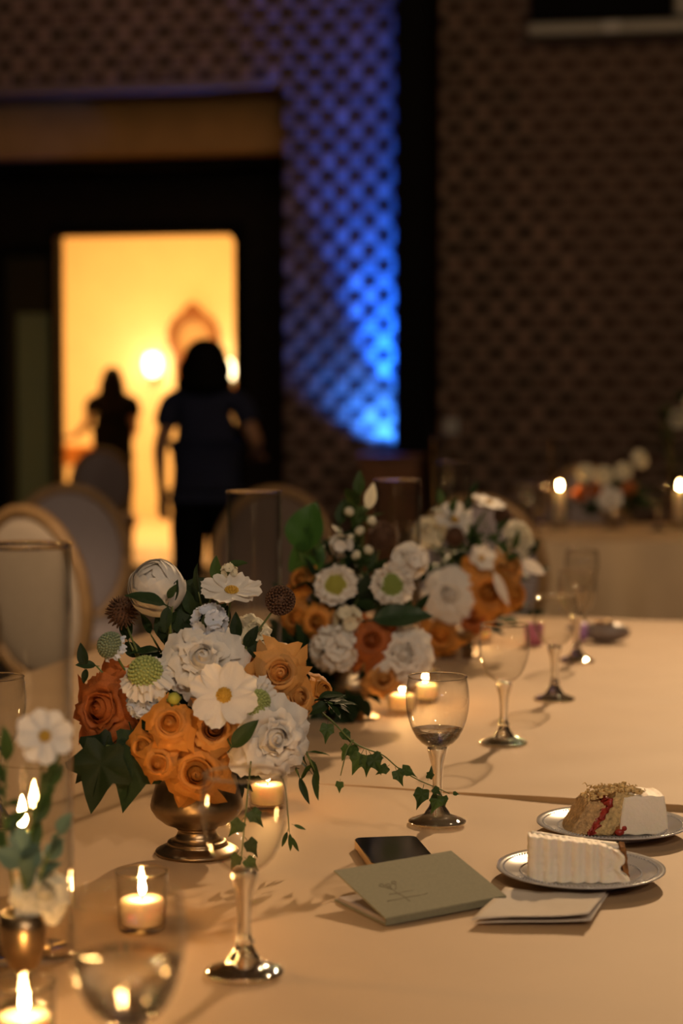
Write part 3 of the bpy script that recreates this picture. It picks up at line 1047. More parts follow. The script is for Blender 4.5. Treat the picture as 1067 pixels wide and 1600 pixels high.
def taper(label, p, h, r=0.011, holder=True):
    t = thing('taper_candle', label, 'candle', (p.x, p.y, p.z + 0.0065))
    b = 0.0
    if holder:
        b = 0.03
        MB().lathe([(0, 0), (0.026, 0), (0.027, 0.003), (0.012, 0.008), (0.008, 0.014), (0.014, 0.020), (0.015, 0.036), (0.0125, 0.036), (0.0125, 0.028), (0, 0.028)], 24).build('holder', M_BRONZE, t)
    wx = MB().lathe([(0, b), (r, b), (r, b + h - 0.004), (r * 0.8, b + h), (0, b + h - 0.001)], 20).build('wax', M_WAX, t)
    MB().tube([(0, 0, b + h - 0.002), (0.0005, 0, b + h + 0.006)], 0.0007, 6).build('wick', M_WICK, wx)
    flame(wx, (0.0005, 0, b + h + 0.004), 1.15)
    return t


taper('lit taper candle inside the tall cylinder at the left edge', HB + Vector((-0.006, 0, 0)), 0.080)
for px, lb in ((874, 'lit candle in glass left of the flowers on the background table'), (1061, 'lit candle in glass at the right edge on the background table')):
    q = at_z(px, 826)
    hurricane(('tall glass cylinder around the candle left of the background flowers' if px < 900 else 'tall glass cylinder around the candle at the right edge'), q)
    taper(lb, q, 0.13, 0.022, True)
q = at_z(690, 822)
hurricane('tall empty glass cylinder at the left end of the background table', q)
for px, py, lb in ((838, 828, 'tiny goblet left of the candle on the background table'), (815, 822, 'tiny goblet nearest the left end of the background table'), (850, 818, 'tiny goblet behind its neighbour on the background table'), (1028, 830, 'tiny goblet right of the flowers on the background table')):
    goblet(lb, at_z(px, py))

# clutch bag and pink glass at the far end
p = on_table(945, 1003)
cl = thing('clutch_bag', 'small taupe clutch with a painted lilac highlight at the far table end', 'bag', p, R(-12))
o = MB().ball((0, 0, 0.022), 1, 24, 12, (0.055, 0.028, 0.022)).build('body', M_TAUPE, cl)
MB().ball((-0.048, -0.004, 0.022), 1, 16, 8, (0.016, 0.026, 0.021)).build('lilac_glint', M_LILAC, cl)  # lilac highlight on the clutch, modelled as a coloured lump
MB().tube([(-0.02, -0.010, 0.043), (0, -0.012, 0.046), (0.02, -0.010, 0.043)], 0.003, 8).build('clasp', M_GOLD, cl)
p = on_table(834, 1008)
pk = thing('pink_tumbler', 'small pink glass beside the third flower bowl', 'glass', p)
MB().lathe([(0, 0), (0.018, 0), (0.021, 0.045), (0.0195, 0.045), (0.017, 0.004), (0, 0.004)], 24).build('cup', M_PINK, pk)
MB().tube(torus_pts(0.0203, 0.045, 24), 0.001, 6).build('rim', M_PINK, pk)

# ================================================================== PLATES, CAKE, STATIONERY
PL = {}


def plate(label, p):
    t = thing('dessert_plate', label, 'plate', (p.x, p.y, p.z + 0.0005), random.uniform(0, 3))
    if not PL:
        prof = [(0.0, 0.0), (0.052, 0.0), (0.056, 0.002), (0.062, 0.0065), (0.088, 0.0125), (0.0915, 0.0140), (0.0912, 0.0155), (0.087, 0.0145), (0.062, 0.0085), (0.055, 0.0042), (0.051, 0.003), (0.0, 0.003)]
        PL['body'] = MB().lathe(prof, 72).me('dish', M_PLATE)
        b = MB()
        for rr_, zz, n in ((0.0835, 0.0139, 120), (0.0655, 0.0096, 96)):
            for i in range(n):
                a = 2 * PI * i / n
                b.ball((rr_ * math.cos(a), rr_ * math.sin(a), zz), 0.0011, 6, 4)
        PL['beads'] = b.me('bead_ring', M_PLATE)
    obj('dish', PL['body'], t)
    bd = obj('bead_ring', PL['beads'], t)
    bd['kind'] = 'stuff'
    return t


P1 = at_z(907, 1352, Z0 - 0.005 + 0.0145)
P1.z = ztab(P1)
P2 = at_z(957, 1283, Z0 - 0.006 + 0.0145)
P2.z = ztab(P2)
plate('grey beaded plate nearest the camera with the upright white cake slice', P1)
plate('grey beaded plate behind, with the toppled jam cake slice', P2)


def noise3(x, y, z):
    return (math.sin(x * 1.7 + y * 2.3 + 0.5) * math.sin(y * 1.9 - z * 2.7 + 1.1) + math.sin(z * 2.1 + x * 2.9 + 2.2) * 0.6)


def lump(box_a, box_b, n, f, amp=0.0):
    """subdivided box with displaced faces; f(u,v,w)->offset vector"""
    bm = bmesh.new()
    bmesh.ops.create_cube(bm, size=1.0)
    bmesh.ops.subdivide_edges(bm, edges=bm.edges[:], cuts=n, use_grid_fill=True)
    a, b = Vector(box_a), Vector(box_b)
    for v in bm.verts:
        u, w, h = v.co.x + 0.5, v.co.y + 0.5, v.co.z + 0.5
        q = Vector((a.x + (b.x - a.x) * u, a.y + (b.y - a.y) * w, a.z + (b.z - a.z) * h))
        if amp:
            k = 260
            nn = Vector((noise3(q.x * k, q.y * k, q.z * k), noise3(q.y * k, q.z * k + 3, q.x * k), noise3(q.z * k, q.x * k + 1, q.y * k + 5)))
            q += nn * amp
        v.co = f(q, u, w, h) if f else q
    me = bpy.data.meshes.new('lump')
    bm.to_mesh(me)
    bm.free()
    me.polygons.foreach_set('use_smooth', [True] * len(me.polygons))
    return me


# slice 1: ribbed buttercream side towards the camera
k1 = thing('cake_slice', 'upright cake slice with ribbed white buttercream side', 'cake', P1 + Vector((-0.004, -0.002, 0.0038)), R(-4))


def rib(q, u, w, h):
    top = 0.051 - 0.012 * u - (0.005 * max(0, (u - 0.8) / 0.2))
    z = q.z / 0.05 * top + 0.0006 * math.sin(q.x * 900) * h
    y = q.y
    if w < 0.3:
        y += (0.3 - w) / 0.3 * 0.0055 * abs(math.sin(u * PI * 6.5)) * -1 + 0.001 * math.sin(h * 5)
    x = q.x
    if u > 0.85:
        x += 0.004 * math.sin(h * 9 + 1) * (u - 0.85) / 0.15 + (1 - h) * 0.008 * (u - 0.85) / 0.15
    return Vector((x, y + 0.006 * u, z))


me = lump((-0.054, -0.024, 0), (0.044, -0.009, 0.05), 38, rib, 0.0003)
me.materials.append(M_ICING)
obj('buttercream', me, k1)


def spg(q, u, w, h):
    return Vector((q.x, q.y + 0.006 * u, q.z / 0.05 * (0.049 - 0.012 * u)))


for z0, z1, m_, nm in ((0.001, 0.0225, M_SPONGE, 'sponge_layer'), (0.0225, 0.027, M_JAM, 'jam_layer'), (0.027, 0.05, M_SPONGE, 'sponge_layer')):
    me = lump((-0.047, -0.010, z0), (0.047, 0.010, z1), 12, lambda q, u, w, h: Vector((q.x * (1 - 9 * max(0, q.y)), q.y + 0.006 * u, q.z / 0.05 * (0.045 - 0.012 * u))), 0.0008)
    me.materials.append(m_)
    obj(nm, me, k1)
me = lump((-0.050, -0.012, 0.0448), (0.044, 0.008, 0.0500), 16, lambda q, u, w, h: Vector((q.x * (1 - 8 * max(0, q.y)), q.y + 0.006 * u, q.z / 0.05 * (0.0505 - 0.012 * u) - 0.003 * w * w)), 0.0010)
me.materials.append(M_ICING)
obj('buttercream_top', me, k1)
me = lump((0.048, -0.014, 0.001), (0.0535, 0.012, 0.046), 10, lambda q, u, w, h: Vector((q.x + 0.004 * (1 - h) - 0.002, q.y + 0.006, q.z * 0.78)), 0.001)
me.materials.append(M_CRUST)
obj('crust', me, k1)

# slice 2: toppled, layers leaning, cut face to the camera, icing on the right
k2 = thing('cake_slice', 'toppled cake slice showing sponge, red jam and white icing', 'cake', P2 + Vector((-0.004, 0.0, 0.0038)), R(6))


def lean(q, u, w, h, sh=0.75):
    return Vector((q.x + sh * q.z * (1 if True else 0), q.y, q.z))


def leaning(nm, x0, x1, z1, m_, amp=0.0010, y0=-0.024, y1=0.026, n=16, sh=0.62):
    me = lump((x0, y0, 0.0005), (x1, y1, z1), n, lambda q, u, w, h: Vector((q.x + sh * q.z, q.y, q.z - 0.004 * u * h)), amp)
    me.materials.append(m_)
    return obj(nm, me, k2)


leaning('sponge_layer', -0.056, -0.034, 0.041, M_SPONGE)
leaning('jam_layer', -0.035, -0.027, 0.043, M_JAM, 0.0021, -0.0252)
leaning('sponge_layer', -0.028, -0.003, 0.050, mat('pale_sponge', (0.56, 0.40, 0.18), 0.95, var=0.3, vscale=220, bump=0.9, bscale=420), 0.0010)
leaning('crust', -0.003, 0.001, 0.047, M_CRUST, 0.0012, -0.0235)
rc = random.Random(5)
cr = MB()
for _ in range(150):
    x_ = rc.uniform(-0.030, 0.046)
    y_ = rc.uniform(-0.022, 0.022)
    z_ = (0.040 + 0.010 * min(1, (x_ + 0.03) / 0.02) if x_ < 0.032 else 0.050 - (x_ - 0.032) * 0.7) + rc.uniform(-0.002, 0.004)
    cr.ball((x_, y_, z_), rc.uniform(0.0012, 0.0034), 5, 4, (rc.uniform(0.6, 1.8), rc.uniform(0.6, 1.4), rc.uniform(0.5, 1.1)))
for _ in range(60):
    x_, y_ = rc.uniform(-0.026, 0.044), rc.uniform(-0.02, 0.02)
    a_ = rc.uniform(0, 6.3)
    l_ = rc.uniform(0.004, 0.009)
    z_ = 0.0515 - max(0, x_ - 0.03) * 0.5
    cr.tube([(x_, y_, z_), (x_ + l_ * 0.5 * math.cos(a_), y_ + l_ * 0.5 * math.sin(a_), z_ + rc.uniform(0.001, 0.005)), (x_ + l_ * math.cos(a_), y_ + l_ * math.sin(a_), z_ + rc.uniform(0.0, 0.005))], [0.0006, 0.0007, 0.0003], 4)
o = cr.build('crumbs', mat('golden_crumb', (0.60, 0.42, 0.18), 0.9, var=0.45, vscale=160, bump=0.5, bscale=400), k2, smooth=False)
o['kind'] = 'stuff'
me = lump((-0.5, -0.5, -0.5), (0.5, 0.5, 0.5), 16, lambda q, u, w, h: (lambda d: Vector((0.036 + d.x * 0.029 * (1.15 - 0.2 * h), 0.0 + d.y * 0.029, max(0.0008, 0.022 + d.z * 0.027) + 0.0006 * math.sin(d.x * 9 + d.z * 6))))(Vector((q.x * 2, q.y * 2, q.z * 2)) * (0.72 + 0.28 / max(abs(q.x * 2), abs(q.y * 2), abs(q.z * 2), 0.2) * (1 / max(1.0, (Vector((q.x * 2, q.y * 2, q.z * 2))).length)))), 0.0)
me.materials.append(M_ICING)
obj('buttercream', me, k2)
MB().ball((0.006, -0.026, 0.004), 1, 10, 6, (0.006, 0.004, 0.004)).ball((0.012, -0.025, 0.009), 1, 10, 6, (0.004, 0.003, 0.004)).build('jam_drip', M_JAM, k2)

# vow booklet, opened a little
bf0, bf1 = on_table(602, 1447), on_table(790, 1414)
ux = (bf1 - bf0)
blen = ux.length
bk = thing('vow_booklet', 'sage green booklet lying half open with a fine gold line drawing', 'booklet', bf0 + Vector((0, 0, 0.0006)), math.atan2(ux.y, ux.x))
BD = 0.104
sk = 0.010


def sheared(name, z0, z1, m_, y0=0.0, y1=BD, x0=0.0, x1=None, ang=0.0, parent=bk):
    x1 = blen if x1 is None else x1
    b = MB().box((x0, y0, z0), (x1, y1, z1))
    ca, sa = math.cos(ang), math.sin(ang)
    b.v = [(x + sk * y / BD, y * ca - (z - z0) * sa, z0 + y * sa + (z - z0) * ca) for x, y, z in b.v]
    return b.build(name, m_, parent, smooth=False)


sheared('back_cover', 0.0, 0.0016, M_SAGE)
for i in range(4):
    sheared('page', 0.0018 + i * 0.0009, 0.0024 + i * 0.0009, M_PAGE, 0.001, BD - 0.003 - 0.001 * i, 0.002, blen - 0.002)
OA = R(13.0)
cv = sheared('front_cover', 0.0058, 0.0074, M_SAGE, 0, BD + 0.004, 0, None, OA)
sheared('spine', 0.0, 0.0070, M_SAGE, -0.0012, 0.0, 0, None, 0)
fo = MB()


def on_cover(x, y):
    ca, sa = math.cos(OA), math.sin(OA)
    zz = 0.0016
    return (x + sk * y / BD, y * ca - (zz + 0.00012) * sa, 0.0058 + y * sa + (zz + 0.00012) * ca)


def foil(pts, r=0.00028):
    fo.tube([on_cover(x, y) for x, y in pts], r, 5)


foil([(0.020, 0.030), (0.030, 0.0305), (0.045, 0.031), (0.058, 0.0305), (0.072, 0.031)])
foil([(0.030, 0.042), (0.040, 0.0418), (0.050, 0.0425), (0.060, 0.042)])
foil([(0.044, 0.022), (0.043, 0.034), (0.039, 0.046), (0.040, 0.058)])
foil([(0.040, 0.050), (0.035, 0.056), (0.033, 0.060)])
foil([(0.041, 0.048), (0.047, 0.055), (0.049, 0.061)])
for cx, cy in ((0.033, 0.062), (0.049, 0.063), (0.040, 0.060)):
    foil([(cx + 0.003 * math.cos(a), cy + 0.003 * math.sin(a)) for a in [i * PI / 5 for i in range(11)]])
fo.build('foil_drawing', M_FOIL, cv)

# white card with curled edge
cA, cB, cC, cD = on_table(736, 1449), on_table(919, 1452), on_table(948, 1402), on_table(789, 1402)
cd = thing('paper_card', 'off white folded card leaning on the corner of the booklet', 'card', cA)
P = []
for j in range(13):
    row = []
    for i in range(17):
        u, v = i / 16, j / 12
        q = cA.lerp(cB, u).lerp(cD.lerp(cC, u), v) - cA
        z = 0.004 + 0.010 * (1 - v) ** 2 * (0.35 + 0.65 * u) + 0.008 * max(0, 0.35 - u) * v / 0.35 + 0.0012 * math.sin(u * 6 + v * 5) + 0.006 * max(0, u - 0.8) * 5 * v * 0.4
        row.append((q.x, q.y, z))
    P.append(row)
o = MB().grid(P, 17, 13).build('sheet', M_CARD, cd)
sm = o.modifiers.new('solid', 'SOLIDIFY')
sm.thickness = 0.0006
P = [[(x + 0.003, y + 0.004, max(0.0008, z * 0.4)) for x, y, z in row] for row in P]
o = MB().grid(P, 17, 13).build('lower_sheet', M_CARD, cd)
sm = o.modifiers.new('solid', 'SOLIDIFY')
sm.thickness = 0.0004

# phone
pa, pb = on_table(552, 1323), on_table(652, 1321)
pn, pm = on_table(564, 1364), None
ux = (pb - pa).normalized()
uy = (pn - pa)
uy = (uy - ux * uy.dot(ux)).normalized()
ph = thing('smartphone', 'black smartphone with a gold edge lying behind the booklet', 'phone', Vector((pa.x, pa.y, ztab(pa) + 0.0005)), math.atan2(ux.y, ux.x))


def rounded_slab(w, l, r, z0, z1):
    pts = []
    for cx, cy, a0 in ((w - r, -r, 0), (r, -r, PI / 2), (r, -l + r, PI), (w - r, -l + r, 1.5 * PI)):
        for i in range(7):
            a = a0 + PI / 2 * i / 6
            pts.append((cx + r * math.cos(a), cy + r * math.sin(a)))
    n = len(pts)
    return MB().add([(x, y, z0) for x, y in pts] + [(x, y, z1) for x, y in pts], [tuple(reversed(range(n))), tuple(range(n, 2 * n))] + [(i, (i + 1) % n, n + (i + 1) % n, n + i) for i in range(n)])


rounded_slab(0.0735, 0.125, 0.010, 0.0, 0.0095).build('case', M_GOLD, ph, smooth=False)
rounded_slab(0.0715, 0.123, 0.0092, 0.0095, 0.0103).build('screen', M_PHONE, ph, smooth=False, loc=(0.001, -0.001, 0))

# ================================================================== FLOWERS
PM = {}


def petal_cup(key, m, W, r0, r1, h, curl, point, ruffle, seed, nu=8, nv=8, close=0.0, lip=0.0):
    kk = (key, m.name)
    if kk in PM:
        return PM[kk]
    rnd = random.Random(seed)
    ph = [rnd.uniform(0, 6) for _ in range(6)]
    G = []
    for j in range(nv + 1):
        v = j / nv
        row = []
        for i in range(nu + 1):
            u = -1 + 2 * i / nu
            wv = 0.40 + 0.60 * math.sin(PI * min(1.0, 0.12 + v * 0.62))
            a = u * W / 2 * wv
            rad = r0 + (r1 - r0) * v ** 0.62 + curl * max(0, v - 0.35) ** 2 * 2.2 - close * max(0, v - 0.5) ** 2 * 4
            z = h * (1 - (1 - v) ** 1.5) - curl * 1.5 * max(0, v - 0.62) ** 2 * 4
            z -= h * point * abs(u) ** 2.2 * v ** 2
            rad += curl * point * 1.2 * (abs(u) ** 2) * v ** 3
            w = ruffle * v ** 1.5 * (math.sin(u * 5.5 + ph[0] + v * 2) + 0.7 * math.sin(u * 10 + ph[1]) + 0.4 * math.sin(v * 9 + ph[2]))
            rad += w
            z += 0.7 * ruffle * v ** 2 * math.sin(u * 8 + ph[3])
            rad += lip * v ** 6
            row.append((rad * math.cos(a), rad * math.sin(a), z))
        G.append(row)
    PM[kk] = MB().grid(G, nu + 1, nv + 1).me('petal', m)
    return PM[kk]


def spiral_core(key, m, R0, z0, z1, turns=2.6, seed=1):
    kk = (key, m.name)
    if kk in PM:
        return PM[kk]
    n, nv = 72, 4
    G = []
    for j in range(nv + 1):
        v = j / nv
        row = []
        for i in range(n + 1):
            t = i / n
            a = t * turns * 2 * PI
            r = R0 * (0.02 + 0.98 * t) + R0 * 0.48 * (1 - v) * min(1, 0.3 + 2 * t) + R0 * 0.06 * math.sin(a * 1.5 + seed) * t + R0 * 0.05 * v ** 4
            z = z1 * (1.0 - 0.20 * t) - R0 * 1.1 * (1 - v) + R0 * 0.05 * math.sin(a * 2.3 + seed)
            row.append((r * math.cos(a), r * math.sin(a), z))
        G.append(row)
    PM[kk] = MB().grid(G, n + 1, nv + 1).ball((0, 0, z1 - R0 * 1.22), R0 * 0.78, 14, 8).me('bud', m)
    return PM[kk]


def add_stem(root, base, r=0.0013, m=None, bend=0.0):
    inv = root.matrix_basis.inverted()
    b = inv @ Vector(base)
    mid = Vector((0, 0, 0)).lerp(b, 0.5) + Vector((0, 0, -0.35 * b.length)) * 0.4
    if bend:
        mid += Vector((bend, 0, 0))
    pts = smooth_path([(0, 0, 0.002), tuple(mid), tuple(b)], 5)
    return MB().tube(pts, r, 5).build('stem', m or M_STEM, root)


def place(name, label, P, n, anchor, cat='flower', group=None, roll=None):
    n = Vector(n).normalized()
    return thing(name, label, cat, group=group, matrix=frame_from_normal(Vector(P) - n * anchor, n, random.uniform(0, 6.28) if roll is None else roll))


def rose(label, P, n, Rr, base, m, layers=5, inner=None, group=None, ruffle=0.012, name='rose'):
    root = place(name, label, P, n, 0.5 * Rr, group=group)
    inner = inner or m
    obj('bud', spiral_core('rosecore', inner, 0.36, 0.12, 0.86, 2.6), root, scale=Rr)
    spec = [(3, 0.20, 0.44, 0.72, 150, 0.05, 0.10), (4, 0.20, 0.54, 0.66, 122, 0.12, 0.20), (5, 0.20, 0.63, 0.56, 100, 0.22, 0.40),
            (5, 0.20, 0.70, 0.40, 86, 0.32, 0.75), (5, 0.18, 0.76, 0.22, 78, 0.36, 1.0)][:layers]
    for li, (cnt, r0, r1, h, W, cu, pt) in enumerate(spec):
        a0 = random.uniform(0, 6)
        for k_ in range(cnt):
            var = random.randint(0, 2)
            pm = petal_cup(('rose', li, var, ruffle), inner if li == 0 else m, R(W), r0, r1, h, cu * (0.7 + 0.35 * var), pt, ruffle * (1 + li * 0.7), li * 7 + var)
            obj('petal', pm, root, rot=(random.uniform(-.06, .06), random.uniform(-.06, .06), a0 + 2 * PI * k_ / cnt + random.uniform(-.15, .15)), scale=Rr * random.uniform(0.94, 1.05))
    cal = MB()
    cal.lathe([(0.0, -0.10), (0.10, -0.06), (0.17, 0.02), (0.18, 0.10)], 10)
    kk = 'calyx'
    if kk not in PM:
        PM[kk] = cal.me('calyx', M_STEM)
    obj('calyx', PM[kk], root, scale=Rr)
    add_stem(root, base)
    return root


def ruffled(label, P, n, Rr, base, m, group=None, inner=None, name='lisianthus', layers=5):
    """full white bloom with frilly petals"""
    root = place(name, label, P, n, 0.45 * Rr, group=group)
    obj('bud', spiral_core('rufcore', inner or m, 0.36, 0.10, 0.88, 2.9, 4), root, scale=Rr)
    spec = [(4, 0.10, 0.38, 0.74, 120, 0.06, 0.05), (5, 0.10, 0.52, 0.68, 100, 0.14, 0.05), (6, 0.10, 0.68, 0.56, 88, 0.20, 0.10), (6, 0.12, 0.80, 0.38, 80, 0.24, 0.16), (6, 0.12, 0.88, 0.20, 78, 0.24, 0.2)][:layers]
    for li, (cnt, r0, r1, h, W, cu, pt) in enumerate(spec):
        a0 = random.uniform(0, 6)
        for k_ in range(cnt):
            var = random.randint(0, 3)
            pm = petal_cup(('ruf', li, var), m, R(W), r0, r1, h, cu, pt, 0.05, li * 11 + var, 10, 8)
            obj('petal', pm, root, rot=(random.uniform(-.14, .14), random.uniform(-.14, .14), a0 + 2 * PI * k_ / cnt + random.uniform(-.2, .2)), scale=Rr * random.uniform(0.92, 1.08))
    add_stem(root, base)
    return root


def flat_petal(key, m, L, W, r0, cup, teeth, seed, groove=0.03, droop=0.0, ruffle=0.0):
    kk = (key, m.name)
    if kk in PM:
        return PM[kk]
    rnd = random.Random(seed)
    p0, p1 = rnd.uniform(0, 6), rnd.uniform(0, 6)
    nu, nv = 10, 8
    G = []
    for j in range(nv + 1):
        v = j / nv
        row = []
        for i in range(nu + 1):
            u = -1 + 2 * i / nu
            w = W / 2 * (0.22 + 0.78 * math.sin(PI * (0.04 + 0.56 * v ** 0.85)))
            tip = L * (1 - 0.16 * u * u - teeth * abs(math.sin(u * PI * 1.5)) * (0.5 + 0.5 * abs(u)))
            x = r0 + (tip - r0) * v
            z = cup * v ** 1.6 - droop * v ** 2.4 + groove * W * math.cos(u * PI * 2.0) * v * (1 - 0.3 * v) + ruffle * v ** 2 * math.sin(u * 7 + p0) + 0.4 * ruffle * math.sin(v * 8 + p1)
            row.append((x, w * u, z))
        G.append(row)
    PM[kk] = MB().grid(G, nu + 1, nv + 1).me('petal', m)
    return PM[kk]


def fib_dome(n, frac):
    out = []
    for i in range(n):
        z = 1 - (i + 0.5) / n * frac
        a = i * 2.399963
        r = math.sqrt(max(0, 1 - z * z))
        out.append(Vector((r * math.cos(a), r * math.sin(a), z)))
    return out


def cosmos(label, P, n, Rr, base, m=None, cup=0.18, cnt=8, roll=None, group=None, name='cosmos_flower'):
    m = m or M_WHITE
    root = place(name, label, P, n, 0.05 * Rr, group=group, roll=roll)
    for k_ in range(cnt):
        var = random.randint(0, 2)
        pm = flat_petal(('cos', var, cup), m, 1.0, 0.66, 0.10, cup, 0.08, var, groove=0.05, ruffle=0.03)
        obj('petal', pm, root, rot=(random.uniform(-.22, .22), random.uniform(-.18, .16), 2 * PI * k_ / cnt + random.uniform(-.10, .10)), loc=(0, 0, 0.0010 * (k_ % 2)), scale=Rr * random.uniform(0.93, 1.04))
    if 'cosc' not in PM:
        b = MB().ball((0, 0, 0.02), 1, 12, 6, (0.19, 0.19, 0.08))
        for q in fib_dome(46, 0.95):
            b.ball((q.x * 0.20, q.y * 0.20, 0.04 + q.z * 0.10), 0.028, 5, 4)
        PM['cosc'] = b.me('floret_centre', M_YELLOW)
    c_ = obj('floret_centre', PM['cosc'], root, scale=Rr)
    c_['kind'] = 'stuff'
    if 'cossep' not in PM:
        b = MB()
        for k_ in range(8):
            a = 2 * PI * k_ / 8
            b.tube([(0, 0, -0.10), (0.14 * math.cos(a), 0.14 * math.sin(a), -0.07), (0.30 * math.cos(a), 0.30 * math.sin(a), -0.02)], [0.05, 0.04, 0.008], 5)
        PM['cossep'] = b.me('sepals', M_STEM)
    obj('sepals', PM['cossep'], root, scale=Rr)
    add_stem(root, base, 0.0011)
    return root


def scabiosa(label, P, n, Rr, base, m=None, mc=None, dome=0.45, high=0.40, group=None, droop=0.25, cnt=11, name='scabiosa_flower'):
    m = m or M_WHITE
    mc = mc or M_GREENC
    root = place(name, label, P, n, 0.10 * Rr, group=group)
    for ring, (L, W, z, c_) in enumerate(((1.0, 0.62, 0.0, cnt), (0.80, 0.52, 0.08, cnt - 2))):
        for k_ in range(c_):
            var = random.randint(0, 3)
            pm = flat_petal(('sca', ring, var, droop), m, L, W, 0.15, 0.12 + 0.08 * ring, 0.14, var + 5 * ring, groove=0.06, droop=droop, ruffle=0.085)
            obj('petal', pm, root, rot=(random.uniform(-.25, .25), random.uniform(-.15, .12), 2 * PI * (k_ + 0.5 * ring) / c_ + random.uniform(-.12, .12)), loc=(0, 0, z * Rr), scale=Rr * random.uniform(0.9, 1.06))
    kk = ('scac', mc.name, dome, high)
    if kk not in PM:
        b = MB().ball((0, 0, 0.05), 1, 16, 8, (dome * 0.95, dome * 0.95, high * 0.95))
        for q in fib_dome(120, 1.05):
            b.ball((q.x * dome, q.y * dome, 0.05 + q.z * high), 0.052 * dome / 0.45, 6, 4)
        PM[kk] = b.me('pincushion', mc)
    c_ = obj('pincushion', PM[kk], root, scale=Rr)
    c_['kind'] = 'stuff'
    add_stem(root, base, 0.0014)
    return root


def pod(label, P, n, Rr, base, flat=1.0, m=None, frac=1.8, group=None, fluffy=False, name='seed_head'):
    m = m or M_POD
    root = place(name, label, P, n, 0.0, group=group)
    kk = ('pod', flat, fluffy, m.name)
    if kk not in PM:
        b = MB().ball((0, 0, 0), 1, 14, 8, (0.72, 0.72, 0.72 * flat))
        for i, q in enumerate(fib_dome(150, frac)):
            t = Vector((q.x, q.y, q.z * flat))
            q2 = Vector((q.x, q.y, q.z / flat)).normalized()
            if fluffy:
                b.tube([t * 0.68, t * 0.85 + q2 * 0.02, t * (0.98 + 0.06 * math.sin(i * 7.3))], [0.06, 0.05, 0.02], 4)
            else:
                b.tube([t * 0.66, t * 0.92, t * 1.0], [0.03, 0.085, 0.10], 5)
        PM[kk] = b.me('seed_ball', m)
    c_ = obj('seed_ball', PM[kk], root, scale=Rr)
    c_['kind'] = 'stuff'
    add_stem(root, base, 0.0012)
    return root


def ranunculus(label, P, n, Rr, base, m=None, group=None):
    m = m or M_WHITE
    root = place('ranunculus', label, P, n, 0.75 * Rr, group=group)
    kkey = 'ran'
    MB().ball((0, 0, 0.86 * Rr), 0.77 * Rr, 24, 14).build('heart', m, root)
    for li in range(5):
        cnt = 4 + (li > 1)
        rr_ = 0.80 + 0.042 * li
        top = 0.93 - 0.085 * li
        kk = (kkey, li, m.name)
        if kk not in PM:
            nu, nv = 10, 9
            G = []
            for j in range(nv + 1):
                v = j / nv
                th = 0.10 * PI + (top - 0.10) * PI * v
                row = []
                for i in range(nu + 1):
                    u = -1 + 2 * i / nu
                    th2 = th - 0.10 * PI * u * u * v
                    a = u * R(62) * (0.5 + 0.5 * math.sin(PI * min(1, 0.15 + 0.6 * v)))
                    r = rr_ * (1 + 0.02 * math.sin(u * 6 + li) * v)
                    row.append((r * math.sin(th2) * math.cos(a), r * math.sin(th2) * math.sin(a), rr_ - rr_ * 1.08 * math.cos(th2)))
                G.append(row)
            PM[kk] = MB().grid(G, nu + 1, nv + 1).me('petal', m)
        a0 = random.uniform(0, 6)
        for k_ in range(cnt):
            obj('petal', PM[kk], root, rot=(random.uniform(-.05, .05), random.uniform(-.05, .05), a0 + 2 * PI * k_ / cnt), loc=(0, 0, (0.98 - rr_) * 0.6 * Rr), scale=Rr)
    add_stem(root, base, 0.0016)
    return root


def floret_cluster(label, P, n, Rr, base, m, cnt=9, group=None, elong=1.0, name='stock_flower'):
    """cluster of small frilly florets on a short spike"""
    root = place(name, label, P, n, 0.0, group=group)
    kk = ('flo', m.name)
    if kk not in PM:
        b = MB()
        for k_ in range(6):
            a = 2 * PI * k_ / 6
            G = []
            for j in range(4):
                v = j / 3
                row = []
                for i in range(5):
                    u = -1 + i / 2
                    x = 0.08 + (0.92 - 0.12 * u * u) * v
                    y = u * 0.42 * math.sin(PI * (0.1 + 0.5 * v))
                    z = 0.30 * v + 0.10 * math.sin(u * 5 + k_) * v
                    row.append((x * math.cos(a) - y * math.sin(a), x * math.sin(a) + y * math.cos(a), z))
                G.append(row)
            b.grid(G, 5, 4)
        PM[kk] = b.me('floret', m)
    for i, q in enumerate(fib_dome(cnt, 1.35)):
        q = Vector((q.x, q.y, q.z * elong))
        mtx = frame_from_normal(q * Rr * 0.62, Vector((q.x, q.y, q.z / elong)), i * 1.3)
        obj('floret', PM[kk], root, matrix=mtx @ Matrix.Scale(Rr * random.uniform(0.40, 0.52), 4))
    obj('spike', MB().ball((0, 0, 0), 1, 8, 6, (0.42, 0.42, 0.5 * elong)).me('spike', M_STEM) if 'spk' not in PM else PM['spk'], root, scale=Rr)
    add_stem(root, base, 0.0012)
    return root


def bud(label, P, n, Rr, base, m=None, group=None):
    root = place('flower_bud', label, P, n, 0.4 * Rr, group=group)
    MB().ball((0, 0, 0.5 * Rr), 1, 12, 8, (0.8 * Rr, 0.8 * Rr, 0.75 * Rr)).build('tip', m or M_GREENC, root)
    b = MB()
    for k_ in range(6):
        a = 2 * PI * k_ / 6
        b.tube([(0, 0, 0), (0.85 * Rr * math.cos(a), 0.85 * Rr * math.sin(a), 0.25 * Rr), (0.9 * Rr * math.cos(a), 0.9 * Rr * math.sin(a), 0.8 * Rr)], [0.25 * Rr, 0.22 * Rr, 0.04 * Rr], 5)
    b.build('sepals', M_STEM, root)
    add_stem(root, base, 0.0009)
    return root


